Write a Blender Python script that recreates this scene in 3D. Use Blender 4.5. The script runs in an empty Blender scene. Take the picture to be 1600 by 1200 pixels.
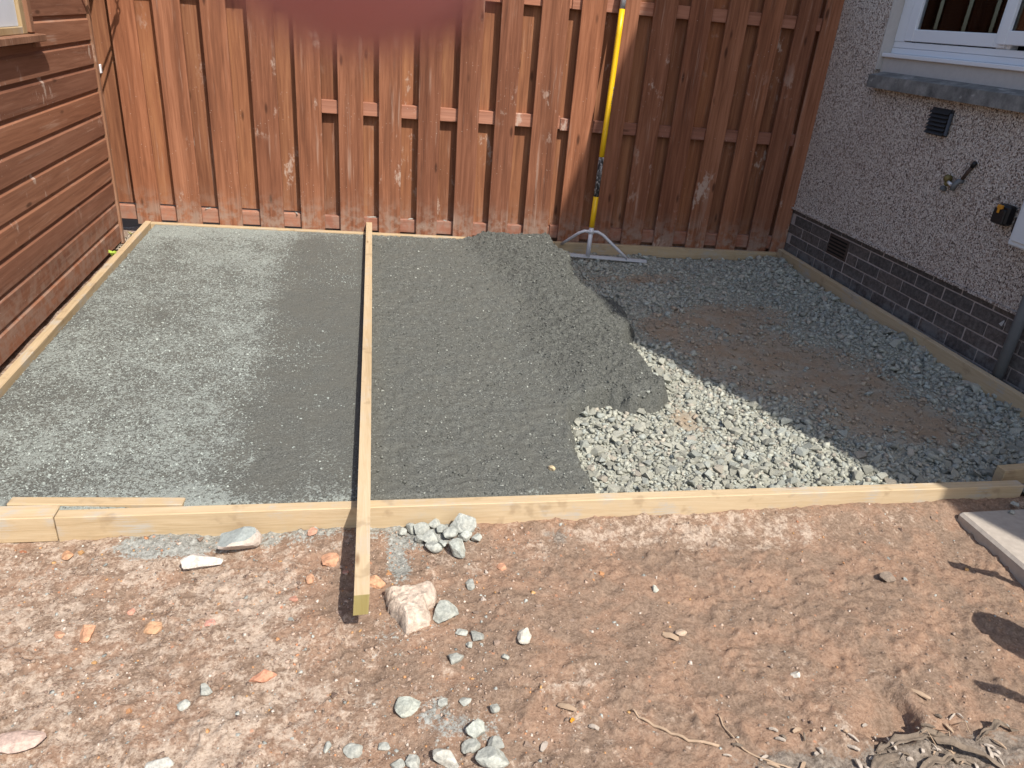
import bpy, bmesh, math, random
import numpy as np
from mathutils import Vector, Matrix

R = random.Random(7)
rng = np.random.default_rng(11)
scene = bpy.context.scene
COL = scene.collection

# ------------------------------------------------------------------ camera
PITCH, ROLL, YAW = math.radians(26.1), math.radians(5.0), math.radians(12.8)
CAM = Vector((0, 0, 1.70))
d = Vector((math.cos(PITCH) * math.sin(YAW), math.cos(PITCH) * math.cos(YAW), -math.sin(PITCH)))
r0 = Vector((math.cos(YAW), -math.sin(YAW), 0)); u0 = r0.cross(d)
cr = r0 * math.cos(ROLL) + u0 * math.sin(ROLL)
cu = -r0 * math.sin(ROLL) + u0 * math.cos(ROLL)
cam_data = bpy.data.cameras.new('camera')
cam = bpy.data.objects.new('camera', cam_data); COL.objects.link(cam)
M = Matrix((cr, cu, -d)).transposed().to_4x4(); M.translation = CAM
cam.matrix_world = M
cam_data.sensor_width = 36.0
cam_data.lens = 36.0 * 1175 / 1600
cam_data.clip_start = 0.005; cam_data.clip_end = 400
cam_data.dof.use_dof = True
cam_data.dof.focus_distance = 3.6
cam_data.dof.aperture_fstop = 10
scene.camera = cam

# ------------------------------------------------------------------ light
SUN = Vector((.31, -.68, 1.0)).normalized()          # towards the sun
SUN_STRENGTH, SKY_STRENGTH, EXPOSURE = 4.6, 0.14, 0.36
world = bpy.data.worlds.new('World'); scene.world = world
world.use_nodes = True
wn = world.node_tree.nodes; wl = world.node_tree.links
for n in list(wn): wn.remove(n)
sky = wn.new('ShaderNodeTexSky'); sky.sky_type = 'NISHITA'; sky.sun_disc = False
sky.sun_elevation = math.asin(SUN.z); sky.sun_rotation = math.atan2(SUN.x, SUN.y)
sky.dust_density = 2.0; sky.air_density = 1.0; sky.ozone_density = 0.3
bg = wn.new('ShaderNodeBackground'); bg.inputs[1].default_value = SKY_STRENGTH
wo = wn.new('ShaderNodeOutputWorld')
wl.new(sky.outputs[0], bg.inputs[0]); wl.new(bg.outputs[0], wo.inputs[0])
sl = bpy.data.lights.new('sun', 'SUN'); sl.energy = SUN_STRENGTH; sl.angle = math.radians(0.55)
sl.color = (1.0, 0.95, 0.87)
so = bpy.data.objects.new('sun', sl); COL.objects.link(so)
so.rotation_euler = SUN.to_track_quat('Z', 'Y').to_euler(); so.location = SUN * 30
vs = scene.view_settings
vs.view_transform = 'Standard'; vs.look = 'None'; vs.exposure = EXPOSURE; vs.gamma = 1.0
vs.use_curve_mapping = False

# ------------------------------------------------------------------ helpers
def tag(o, label=None, cat=None, group=None, kind=None):
    if label: o['label'] = label
    if cat: o['category'] = cat
    if group: o['group'] = group
    if kind: o['kind'] = kind
    return o

def empty(name, loc=(0, 0, 0), rz=0.0):
    o = bpy.data.objects.new(name, None); COL.objects.link(o)
    o.location = loc; o.rotation_euler = (0, 0, rz); o.empty_display_size = .1
    return o

def link(name, me, mat=None, parent=None, loc=(0, 0, 0), rot=(0, 0, 0)):
    o = bpy.data.objects.new(name, me); COL.objects.link(o)
    if mat and not me.materials: me.materials.append(mat)
    o.location = loc; o.rotation_euler = rot
    if parent: o.parent = parent
    return o

def mesh_py(name, v, f, smooth=False):
    me = bpy.data.meshes.new(name); me.from_pydata([tuple(p) for p in v], [], [tuple(q) for q in f])
    me.validate(); me.update()
    if smooth: me.polygons.foreach_set('use_smooth', [True] * len(me.polygons))
    return me

def bm_mesh(name, bm, smooth=False):
    me = bpy.data.meshes.new(name); bmesh.ops.recalc_face_normals(bm, faces=bm.faces)
    bm.to_mesh(me); bm.free()
    if smooth: me.polygons.foreach_set('use_smooth', [True] * len(me.polygons))
    return me

def bx(bm, x0, x1, y0, y1, z0, z1, bev=0.0, jit=0.0):
    cs = [(x0, y0, z0), (x1, y0, z0), (x1, y1, z0), (x0, y1, z0), (x0, y0, z1), (x1, y0, z1), (x1, y1, z1), (x0, y1, z1)]
    vs_ = [bm.verts.new((a + R.uniform(-jit, jit), b + R.uniform(-jit, jit), c + R.uniform(-jit, jit))) for a, b, c in cs]
    fs = [bm.faces.new([vs_[i] for i in q]) for q in ((0, 3, 2, 1), (4, 5, 6, 7), (0, 1, 5, 4), (1, 2, 6, 5), (2, 3, 7, 6), (3, 0, 4, 7))]
    if bev > 0:
        es = list({e for f in fs for e in f.edges})
        bmesh.ops.bevel(bm, geom=es, offset=bev, segments=1, affect='EDGES', profile=.5)

def box(name, x0, x1, y0, y1, z0, z1, mat, parent=None, bev=0.0, jit=0.0, loc=None, rot=(0, 0, 0)):
    """box with its origin at its lower corner unless loc is given (then coordinates are local to loc)"""
    bm = bmesh.new()
    if loc is None:
        loc = ((x0 + x1) / 2, (y0 + y1) / 2, z0)
        x0, x1, y0, y1, z0, z1 = x0 - loc[0], x1 - loc[0], y0 - loc[1], y1 - loc[1], 0, z1 - z0
    bx(bm, x0, x1, y0, y1, z0, z1, bev, jit)
    return link(name, bm_mesh(name, bm), mat, parent, loc, rot)

def tube_data(path, radii, seg=8, cap=True):
    v, f = [], []
    n = len(path); P = [Vector(p) for p in path]
    up = Vector((.13, .21, .97))
    for i in range(n):
        t = (P[min(i + 1, n - 1)] - P[max(i - 1, 0)]).normalized()
        a = t.cross(up)
        if a.length < .05: a = t.cross(Vector((1, 0, 0)))
        a.normalize(); b = t.cross(a)
        rr = radii[i] if hasattr(radii, '__len__') else radii
        for k in range(seg):
            q = 2 * math.pi * k / seg
            v.append(P[i] + (a * math.cos(q) + b * math.sin(q)) * rr)
    for i in range(n - 1):
        for k in range(seg):
            k2 = (k + 1) % seg
            f.append((i * seg + k, i * seg + k2, (i + 1) * seg + k2, (i + 1) * seg + k))
    if cap:
        f.append(tuple(range(seg - 1, -1, -1))); f.append(tuple((n - 1) * seg + k for k in range(seg)))
    return v, f

def tube(name, path, radii, mat, parent=None, seg=10, smooth=True):
    v, f = tube_data(path, radii, seg)
    return link(name, mesh_py(name, v, f, smooth), mat, parent)

# value noise -------------------------------------------------------
def vnoise(x, y, seed):
    xi = np.floor(x).astype(np.int64); yi = np.floor(y).astype(np.int64)
    fx = x - xi; fy = y - yi
    fx = fx * fx * (3 - 2 * fx); fy = fy * fy * (3 - 2 * fy)
    def h(a, b):
        n = (a * 374761393 + b * 668265263 + seed * 974711) & 0xffffffff
        n = ((n ^ (n >> 13)) * 1274126177) & 0xffffffff
        n = (n ^ (n >> 16)) & 0xffff
        return n / 65535.0
    return ((h(xi, yi) * (1 - fx) + h(xi + 1, yi) * fx) * (1 - fy) + (h(xi, yi + 1) * (1 - fx) + h(xi + 1, yi + 1) * fx) * fy)

def fbm(x, y, scale, seed, octv=4, rough=.5):
    t = 0; a = 1; s = 0
    for o in range(octv):
        t = t + a * vnoise(x * scale * 2 ** o + 17.3 * o, y * scale * 2 ** o - 9.1 * o, seed + o); s += a; a *= rough
    return t / s
def sstep(a, b, x):
    t = np.clip((x - a) / (b - a), 0, 1); return t * t * (3 - 2 * t)

def poly_sdf(px, py, poly):
    """signed distance, positive inside"""
    n = len(poly); dmin = np.full(px.shape, 1e9); ins = np.zeros(px.shape, bool)
    for i in range(n):
        x0, y0 = poly[i]; x1, y1 = poly[(i + 1) % n]
        ex, ey = x1 - x0, y1 - y0
        t = np.clip(((px - x0) * ex + (py - y0) * ey) / (ex * ex + ey * ey), 0, 1)
        dmin = np.minimum(dmin, np.hypot(px - x0 - t * ex, py - y0 - t * ey))
        c = ((y0 > py) != (y1 > py)) & (px < (x1 - x0) * (py - y0) / (y1 - y0 + 1e-12) + x0)
        ins ^= c
    return np.where(ins, dmin, -dmin)

def np_mesh(name, V, F, colors=None, smooth=False):
    """V (n,3), F (m,k) ; colors (n,4) point colours called 'col'"""
    me = bpy.data.meshes.new(name)
    V = np.asarray(V, np.float32); F = np.asarray(F, np.int32)
    m, k = F.shape
    me.vertices.add(len(V)); me.vertices.foreach_set('co', V.ravel())
    me.loops.add(m * k); me.loops.foreach_set('vertex_index', F.ravel())
    me.polygons.add(m); me.polygons.foreach_set('loop_start', np.arange(0, m * k, k, dtype=np.int32))
    if smooth: me.polygons.foreach_set('use_smooth', np.ones(m, bool))
    me.update(calc_edges=True)
    if colors is not None:
        ca = me.color_attributes.new('col', 'FLOAT_COLOR', 'POINT')
        ca.data.foreach_set('color', np.asarray(colors, np.float32).ravel())
    return me

def grid(x0, x1, y0, y1, step):
    nx = int((x1 - x0) / step) + 1; ny = int((y1 - y0) / step) + 1
    X, Y = np.meshgrid(np.linspace(x0, x1, nx), np.linspace(y0, y1, ny))
    i = np.arange(nx * ny).reshape(ny, nx)
    F = np.stack([i[:-1, :-1], i[:-1, 1:], i[1:, 1:], i[1:, :-1]], -1).reshape(-1, 4)
    return X, Y, F

# ------------------------------------------------------------------ materials
class G:
    def __init__(s, name, rough=.9, spec=.25):
        s.m = bpy.data.materials.new(name); s.m.use_nodes = True
        s.nt = s.m.node_tree
        for n in list(s.nt.nodes): s.nt.nodes.remove(n)
        s.out = s.nt.nodes.new('ShaderNodeOutputMaterial')
        s.b = s.nt.nodes.new('ShaderNodeBsdfPrincipled')
        s.nt.links.new(s.b.outputs[0], s.out.inputs[0])
        s.b.inputs['Roughness'].default_value = rough
        s.b.inputs['Specular IOR Level'].default_value = spec
    def put(s, sock, v):
        if isinstance(v, bpy.types.NodeSocket): s.nt.links.new(v, sock)
        elif v is not None:
            if sock.type == 'RGBA' and hasattr(v, '__len__') and len(v) == 3: v = (*v, 1)
            sock.default_value = v
    def n(s, t, ins=None, **at):
        nd = s.nt.nodes.new(t)
        for k, v in at.items(): setattr(nd, k, v)
        for k, v in (ins or {}).items(): s.put(nd.inputs[k], v)
        return nd
    def obj(s): return s.n('ShaderNodeTexCoord').outputs['Object']
    def rnd(s): return s.n('ShaderNodeObjectInfo').outputs['Random']
    def ocol(s): return s.n('ShaderNodeObjectInfo').outputs['Color']
    def attr(s, name='col'): return s.n('ShaderNodeAttribute', attribute_name=name)
    def sep(s, v): return s.n('ShaderNodeSeparateXYZ', {0: v}).outputs
    def sepc(s, v): return s.n('ShaderNodeSeparateColor', {0: v}).outputs
    def vm(s, op, a, b): 
        return s.n('ShaderNodeVectorMath', {0: a, 1: b}, operation=op).outputs[0]
    def vscale(s, v, k): return s.n('ShaderNodeVectorMath', {0: v, 1: k}, operation='MULTIPLY').outputs[0]
    def noise(s, v, scale, detail=3, rough=.55, dist=0):
        return s.n('ShaderNodeTexNoise', {'Vector': v, 'Scale': scale, 'Detail': detail, 'Roughness': rough, 'Distortion': dist}).outputs[0]
    def vor(s, v, scale, feature='F1', rand=1.0):
        return s.n('ShaderNodeTexVoronoi', {'Vector': v, 'Scale': scale, 'Randomness': rand}, feature=feature).outputs
    def math(s, op, a, b=0.0, clamp=False):
        return s.n('ShaderNodeMath', {0: a, 1: b}, operation=op, use_clamp=clamp).outputs[0]
    def mr(s, v, a, b, c=0.0, e=1.0):
        return s.n('ShaderNodeMapRange', {0: v, 1: a, 2: b, 3: c, 4: e}, interpolation_type='SMOOTHSTEP').outputs[0]
    def ramp(s, v, stops, interp='LINEAR'):
        nd = s.n('ShaderNodeValToRGB', {0: v}); cr_ = nd.color_ramp; cr_.interpolation = interp
        while len(cr_.elements) < len(stops): cr_.elements.new(.5)
        for e, (p, c) in zip(cr_.elements, stops): e.position = p; e.color = (*c, 1)
        return nd.outputs[0]
    def mix(s, f, a, b, blend='MIX'):
        nd = s.n('ShaderNodeMix', data_type='RGBA', blend_type=blend)
        s.put(nd.inputs[0], f); s.put(nd.inputs[6], a); s.put(nd.inputs[7], b)
        return nd.outputs[2]
    def bump(s, h, strength=.5, dist=.01, normal=None):
        ins = {'Height': h, 'Strength': strength, 'Distance': dist}
        if normal is not None: ins['Normal'] = normal
        return s.n('ShaderNodeBump', ins).outputs[0]
    def done(s, color=None, normal=None, rough=None, metal=None):
        if color is not None: s.put(s.b.inputs['Base Color'], color)
        if normal is not None: s.put(s.b.inputs['Normal'], normal)
        if rough is not None: s.put(s.b.inputs['Roughness'], rough)
        if metal is not None: s.put(s.b.inputs['Metallic'], metal)
        return s.m

AX = {'x': (1.6, 34, 34), 'y': (34, 1.6, 34), 'z': (34, 34, 1.6)}
def stained_wood(name, axis, tones, grey=.0, splash=True):
    g = G(name, .85, .2)
    co = g.obj(); rn = g.rnd()
    off = g.vscale(g.n('ShaderNodeCombineXYZ', {0: rn, 1: g.math('MULTIPLY', rn, 7.3), 2: g.math('MULTIPLY', rn, 3.1)}).outputs[0], (37, 11, 53))
    v = g.vm('ADD', co, off)
    gv = g.vscale(v, AX[axis])
    grain = g.noise(gv, 1.5, 5, .6, .6)
    broad = g.noise(g.vscale(v, [a * .22 for a in AX[axis]]), 1.0, 3, .55, .8)
    mixv = g.math('ADD', g.math('MULTIPLY', grain, .55), g.math('MULTIPLY', broad, .45))
    c = g.ramp(mixv, [(.30, tones[0]), (.48, tones[1]), (.66, tones[2])])
    # board to board tone
    rv = g.noise(g.vscale(off, (3, 3, 3)), 1.0, 0)
    c = g.mix(g.mr(rn, .25, 1.0, 0, .9), c, g.mix(1.0, c, (.74, .72, .76), 'MULTIPLY'))
    stk = g.noise(g.vscale(v, [a * .55 for a in AX[axis]]), 1.0, 2, .5, .3)
    c = g.mix(g.mr(stk, .5, .72, 0, .55), c, g.mix(1.0, c, (.66, .62, .62), 'MULTIPLY'))
    scf = g.math('MULTIPLY', g.mr(g.noise(g.vscale(v, [a * .8 for a in AX[axis]]), 1.0, 4, .7), .55, .7), g.mr(g.noise(v, 2.2, 2), .42, .62))
    c = g.mix(g.math('MULTIPLY', scf, .38), c, (.50, .36, .28))
    c = g.mix(g.mr(g.math('FRACT', g.math('MULTIPLY', rn, 5.7)), .5, 1.0, 0, .5), c, g.mix(1.0, c, (1.12, 1.02, .92), 'MULTIPLY'))
    # knots: a few dark rings
    kx = {'x': (2.6, 9, 9), 'y': (9, 2.6, 9), 'z': (9, 9, 2.6)}[axis]
    kn = g.vor(g.vscale(v, kx), 1.0)
    kc = g.sepc(kn[1])[0]
    km = g.math('MULTIPLY', g.mr(kn[0], .05, .15, 1, 0), g.math('GREATER_THAN', kc, .32))
    c = g.mix(g.math('MULTIPLY', km, .75), c, [t * .38 for t in tones[0]])
    if splash:
        sp = g.noise(g.vscale(v, (7, 7, 4)), 1.3, 5, .7)
        sp2 = g.noise(g.vscale(v, (1.3, 1.3, .9)), 1.0, 1)
        sm = g.math('MULTIPLY', g.mr(sp, .56, .66), g.mr(sp2, .54, .66))
        c = g.mix(g.math('MULTIPLY', sm, .62), c, (.56, .44, .36))
        fl = g.math('MULTIPLY', g.mr(g.vor(v, 34.0)[0], .05, .12, 1, 0), g.mr(g.noise(v, 4.0, 2), .5, .62))
        c = g.mix(g.math('MULTIPLY', fl, .6), c, (.6, .5, .42))
    if grey:
        wz = g.sep(g.n('ShaderNodeNewGeometry').outputs['Position'])[2]
        low = g.math('MULTIPLY', g.mr(wz, .02, .34, 1, 0), g.mr(g.noise(v, 14, 4, .65), .38, .62))
        c = g.mix(g.math('MULTIPLY', low, grey), c, (.33, .26, .21))
    nb = g.bump(g.math('ADD', grain, g.math('MULTIPLY', km, -.5)), .35, .004)
    return g.done(c, nb)

T_F = [(.130, .052, .029), (.255, .103, .054), (.385, .168, .092)]
M_fence = stained_wood('stained_fence_wood', 'z', T_F, grey=.6)
M_rail = stained_wood('stained_rail_wood', 'x', [(.24, .10, .06), (.36, .162, .102), (.44, .215, .142)], grey=.4)
M_fence_back = stained_wood('stained_back_board_wood', 'z', [(.15, .060, .031), (.27, .112, .056), (.38, .175, .085)], grey=.4)
M_shed = stained_wood('stained_shed_wood', 'y', [(.19, .080, .045), (.275, .122, .069), (.35, .168, .100)], grey=.45)
M_trim = stained_wood('stained_trim_wood', 'z', [(.20, .096, .052), (.27, .135, .077), (.34, .18, .106)], grey=.5)

def pale_wood(name, axis, tones, dust=.7):
    g = G(name, .8, .25)
    co = g.obj(); rn = g.rnd()
    v = g.vm('ADD', co, g.vscale(g.n('ShaderNodeCombineXYZ', {0: rn, 1: rn, 2: rn}).outputs[0], (31, 17, 23)))
    grain = g.noise(g.vscale(v, [a * 1.6 for a in AX[axis]]), 1.5, 5, .65, 1.2)
    broad = g.noise(g.vscale(v, [a * .2 for a in AX[axis]]), 1.0, 3, .6, .6)
    c = g.ramp(g.math('ADD', g.math('MULTIPLY', grain, .5), g.math('MULTIPLY', broad, .5)), [(.3, tones[0]), (.5, tones[1]), (.7, tones[2])])
    kx = {'x': (3.2, 12, 12), 'y': (12, 3.2, 12), 'z': (12, 12, 3.2)}[axis]
    kn = g.vor(g.vscale(v, kx), 1.0)
    km = g.math('MULTIPLY', g.mr(kn[0], .06, .17, 1, 0), g.math('GREATER_THAN', g.sepc(kn[1])[0], .62))
    c = g.mix(g.math('MULTIPLY', km, .8), c, (.19, .105, .055))
    dr = g.math('MULTIPLY', g.mr(g.noise(v, 5, 4, .65), .5, .66), g.mr(grain, .35, .6))
    c = g.mix(g.math('MULTIPLY', dr, dust), c, (.40, .39, .36))
    dk = g.mr(g.noise(v, 9, 3, .6), .58, .7)
    c = g.mix(g.math('MULTIPLY', dk, .4), c, (.25, .17, .10))
    return g.done(c, g.bump(grain, .3, .003))
TP = [(.36, .255, .138), (.48, .362, .222), (.57, .455, .30)]
M_form_x = pale_wood('new_timber_lengthwise', 'x', TP)
M_form_y = pale_wood('new_timber_sideways', 'y', TP)
M_beam = pale_wood('straightedge_timber', 'y', [(.38, .27, .15), (.49, .37, .228), (.57, .455, .305)], .35)
M_endgrain = pale_wood('weathered_end_grain', 'z', [(.22, .175, .06), (.30, .24, .09), (.36, .30, .13)], .2)

def harling():
    g = G('pebbledash_harling', .95, .15)
    v = g.obj()
    w = g.vm('ADD', v, g.vscale(g.n('ShaderNodeTexNoise', {'Vector': v, 'Scale': 60.0, 'Detail': 1.0}).outputs[1], (.012, .012, .012)))
    a = g.vor(w, 118.0)
    t = g.sepc(a[1])
    c = g.ramp(t[0], [(0, (.10, .08, .075)), (.10, (.26, .19, .165)), (.22, (.48, .40, .355)), (.38, (.64, .57, .52)), (.56, (.75, .69, .65)), (.78, (.84, .80, .77)), (.95, (.42, .37, .36))], 'CONSTANT')
    ed = g.vor(w, 118.0, 'DISTANCE_TO_EDGE')[0]
    c = g.mix(g.mr(ed, .0, .14, .6, 0), c, (.30, .26, .24))
    big = g.noise(v, 1.5, 3, .6)
    c = g.mix(g.mr(big, .35, .7, 0, .35), c, g.mix(1.0, c, (.85, .80, .78), 'MULTIPLY'))
    h = g.math('MULTIPLY', g.math('MINIMUM', ed, .3), g.math('ADD', t[1], .4))
    c = g.mix(1.0, c, (1.0, .955, .885), 'MULTIPLY')
    return g.done(c, g.bump(h, .8, .014))
M_harl = harling()

def brick_mat():
    g = G('dark_concrete_brick', .85, .2)
    v = g.obj(); rn = g.rnd()
    v = g.vm('ADD', v, g.n('ShaderNodeCombineXYZ', {0: g.math('MULTIPLY', rn, 91.0), 1: g.math('MULTIPLY', rn, 37.0), 2: rn}).outputs[0])
    n1 = g.noise(v, 38, 5, .7); n2 = g.noise(v, 7, 3)
    c = g.ramp(n1, [(.3, (.060, .052, .048)), (.5, (.104, .090, .083)), (.72, (.17, .15, .138))])
    c = g.mix(g.mr(rn, .2, 1, 0, .5), c, g.mix(1.0, c, (1.6, 1.45, 1.35), 'MULTIPLY'))
    wz = g.sep(g.n('ShaderNodeNewGeometry').outputs['Position'])[2]
    low = g.math('MULTIPLY', g.mr(wz, .02, .17, 1, 0), g.mr(g.noise(v, 5, 4, .65), .44, .56))
    c = g.mix(g.math('MULTIPLY', low, .75), c, g.mix(n1, (.16, .15, .14), (.27, .26, .25)))
    return g.done(c, g.bump(n1, .5, .006))
M_brick = brick_mat()

def plain(name, col, rough=.6, spec=.3, metal=0.0, var=.25, scale=20, bump_=.15):
    g = G(name, rough, spec)
    v = g.obj(); n1 = g.noise(v, scale, 5, .65)
    c = g.mix(n1, [x * (1 - var) for x in col], [min(1, x * (1 + var)) for x in col])
    return g.done(c, g.bump(n1, bump_, .004), metal=metal)
M_mortar = plain('grey_mortar', (.44, .37, .335), .95, .1, var=.35, scale=45, bump_=.6)
M_upvc = plain('white_upvc', (.74, .76, .79), .28, .45, var=.03, scale=4, bump_=0)
M_render = plain('painted_render_band', (.50, .47, .44), .9, .15, var=.12, scale=30, bump_=.5)
M_black = plain('black_plastic', (.012, .012, .014), .45, .4, var=.3)
M_vent = plain('dark_vent_plastic', (.035, .034, .036), .55, .35, var=.3)
M_orange = plain('orange_plastic', (.62, .26, .02), .45, .4, var=.12)
M_whitebox = plain('white_enclosure', (.66, .69, .71), .4, .4, var=.04, bump_=0)
M_pipe = plain('grey_downpipe', (.155, .16, .163), .55, .35, var=.15, scale=25)
M_yellow = plain('yellow_handle_paint', (.80, .47, .006), .38, .45, var=.08, scale=40)
M_steel = plain('galvanised_steel', (.47, .47, .49), .42, .5, metal=.55, var=.2, scale=60)
M_silver = plain('brushed_aluminium', (.66, .66, .69), .4, .5, metal=.15, var=.15, scale=50)
M_slot_shade = plain('slot_shade_black', (.02, .018, .016), .9, .1)
M_roof = plain('roof_tiles', (.10, .085, .08), .9, .15, var=.3, scale=8)
M_iron = plain('black_iron', (.02, .02, .02), .55, .4, var=.3)
M_brass = plain('tarnished_brass', (.19, .15, .055), .5, .4, metal=.3, var=.3, scale=60)
M_white = plain('white_plastic_scrap', (.75, .74, .76), .5, .4, var=.05)
M_terracotta = plain('brown_air_brick', (.085, .058, .047), .9, .15, var=.4, scale=60, bump_=.5)
M_room = plain('dim_room_paint', (.16, .14, .145), .9, .1, var=.1, scale=3)
M_blind = plain('grey_blind', (.32, .35, .36), .8, .2, var=.05, scale=6)
M_soapstone = plain('pale_ornament', (.62, .60, .56), .6, .3, var=.2, scale=40)
M_barrow = plain('green_barrow_tray', (.03, .11, .05), .4, .4, var=.2)
M_rubber = plain('black_rubber', (.02, .02, .02), .8, .2)
M_leaf = plain('lime_leaf', (.36, .47, .07), .6, .3, var=.2, scale=30)

def worn():
    g = G('scuffed_sleeve', .6, .3)
    v = g.obj(); n1 = g.noise(g.vscale(v, (60, 60, 25)), 1.0, 4, .7)
    return g.done(g.ramp(n1, [(.42, (.02, .02, .02)), (.52, (.10, .09, .085)), (.60, (.50, .46, .43))], 'LINEAR'))
M_worn = worn()

def sillmat():
    g = G('weathered_concrete_sill', .9, .2)
    v = g.obj(); n1 = g.noise(v, 9, 6, .7); n2 = g.noise(v, 70, 3, .6)
    c = g.ramp(n1, [(.3, (.095, .092, .088)), (.5, (.18, .175, .165)), (.7, (.30, .29, .27))])
    pale = g.mr(g.noise(g.vscale(v, (14, 7, 14)), 1.0, 4, .6), .62, .70)
    c = g.mix(g.math('MULTIPLY', pale, .6), c, (.42, .41, .38))
    return g.done(c, g.bump(g.math('ADD', n1, g.math('MULTIPLY', n2, .5)), .5, .006))
M_sill = sillmat()

def glassmat():
    g = G('window_glass', .02)
    tr = g.n('ShaderNodeBsdfTransparent', {0: (.80, .83, .84)})
    gl = g.n('ShaderNodeBsdfGlossy', {0: (1, 1, 1), 1: .015})
    fr = g.n('ShaderNodeFresnel', {0: 1.6})
    mx = g.n('ShaderNodeMixShader', {0: fr.outputs[0], 1: tr.outputs[0], 2: gl.outputs[0]})
    g.nt.links.new(mx.outputs[0], g.out.inputs[0]); g.nt.nodes.remove(g.b)
    return g.m
M_glass = glassmat()
M_frost = plain('pale_polycarbonate', (.62, .65, .70), .5, .25, var=.12, scale=5, bump_=0)
def clothmat():
    g = G('net_curtain', .9, .1)
    v = g.obj(); n1 = g.noise(g.vscale(v, (1, 30, 2)), 1.0, 3)
    return g.done(g.mix(n1, (.50, .52, .55), (.72, .74, .77)))
M_net = clothmat()

def concrete_mat():
    g = G('wet_concrete_screed', .92, .2)
    a = g.attr(); rgb = g.sepc(a.outputs['Color'])
    v = g.obj()
    n1 = g.noise(v, 58, 4, .78, .2)
    n2 = g.noise(v, 150, 3, .65)
    n3 = g.noise(v, 6, 4, .6)
    n4 = g.noise(v, 420, 2, .6)
    fine = g.math('ADD', g.math('MULTIPLY', n1, .62), g.math('MULTIPLY', n2, .38))
    dark = g.mix(g.mr(n2, .3, .7), (.092, .095, .084), (.215, .22, .20))
    dark = g.mix(g.mr(n3, .35, .65, 0, .5), dark, (.165, .163, .14))
    light = g.mix(n2, (.25, .275, .252), (.43, .462, .425))
    f2 = g.mr(g.math('ADD', fine, g.math('MULTIPLY', g.math('SUBTRACT', rgb[0], .5), .30)), .475, .555)
    c = g.mix(f2, dark, light)
    heap = g.mix(g.mr(fine, .35, .65), (.065, .067, .061), (.195, .198, .177))
    c = g.mix(rgb[1], c, heap)
    st = g.vor(v, 46.0)
    sm = g.math('MULTIPLY', g.mr(st[0], .10, .22, 1, 0), g.math('GREATER_THAN', g.sepc(st[1])[0], .90))
    c = g.mix(g.math('MULTIPLY', sm, g.math('SUBTRACT', .9, g.math('MULTIPLY', rgb[1], .8))), c, (.42, .43, .39))
    return g.done(c, g.bump(g.math('ADD', fine, g.math('MULTIPLY', n4, .25)), 1.0, .02))
M_conc = concrete_mat()

def gravelbase():
    g = G('crusher_run_fines', .95, .15)
    a = g.attr(); rgb = g.sepc(a.outputs['Color'])
    v = g.obj()
    n1 = g.noise(v, 45, 5, .7); n2 = g.noise(v, 8, 4, .6)
    c1 = g.mix(n1, (.23, .232, .195), (.45, .45, .38))
    c2 = g.mix(n1, (.21, .150, .100), (.44, .335, .23))
    c = g.mix(g.math('MULTIPLY', rgb[0], g.mr(n2, .3, .6, .5, 1)), c1, c2)
    return g.done(c, g.bump(n1, .8, .012))
M_gbase = gravelbase()

def stonestuff(name, bumpk=.5):
    g = G(name, .92, .2)
    a = g.attr().outputs['Color']
    n1 = g.noise(g.obj(), 70, 4, .65)
    return g.done(g.mix(g.mr(n1, .3, .7, 0, 1), g.mix(1.0, a, (.72, .72, .72), 'MULTIPLY'), g.mix(1.0, a, (1.18, 1.18, 1.16), 'MULTIPLY')), g.bump(n1, bumpk, .006))
M_stuff = stonestuff('loose_stone_mixed')
def stoneone(name, scale=60, bumpk=.5):
    g = G(name, .92, .2)
    a = g.ocol(); v = g.obj()
    n1 = g.noise(v, scale, 5, .68); n2 = g.noise(v, 14, 3)
    c = g.mix(g.mr(n1, .3, .7, 0, 1), g.mix(1.0, a, (.66, .66, .66), 'MULTIPLY'), g.mix(1.0, a, (1.22, 1.21, 1.2), 'MULTIPLY'))
    c = g.mix(g.mr(n2, .45, .75, 0, .45), c, g.mix(1.0, c, (.78, .72, .66), 'MULTIPLY'))
    return g.done(c, g.bump(n1, bumpk, .01))
M_stone = stoneone('broken_stone')
M_lump = stoneone('crumbly_old_concrete', 45, .9)

def cappedmat():
    g = G('stone_with_cement_skin', .92, .2)
    v = g.obj(); n1 = g.noise(v, 60, 5, .7)
    up = g.sep(g.n('ShaderNodeNewGeometry').outputs['Normal'])[2]
    c = g.mix(n1, (.45, .37, .31), (.66, .58, .51))
    k = g.mix(n1, (.20, .225, .215), (.42, .45, .43))
    m = g.math('MULTIPLY', g.mr(g.math('ADD', up, g.math('MULTIPLY', n1, .5)), .75, 1.05), 1.0)
    return g.done(g.mix(m, c, k), g.bump(n1, .8, .01))
M_capped = cappedmat()

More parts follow.
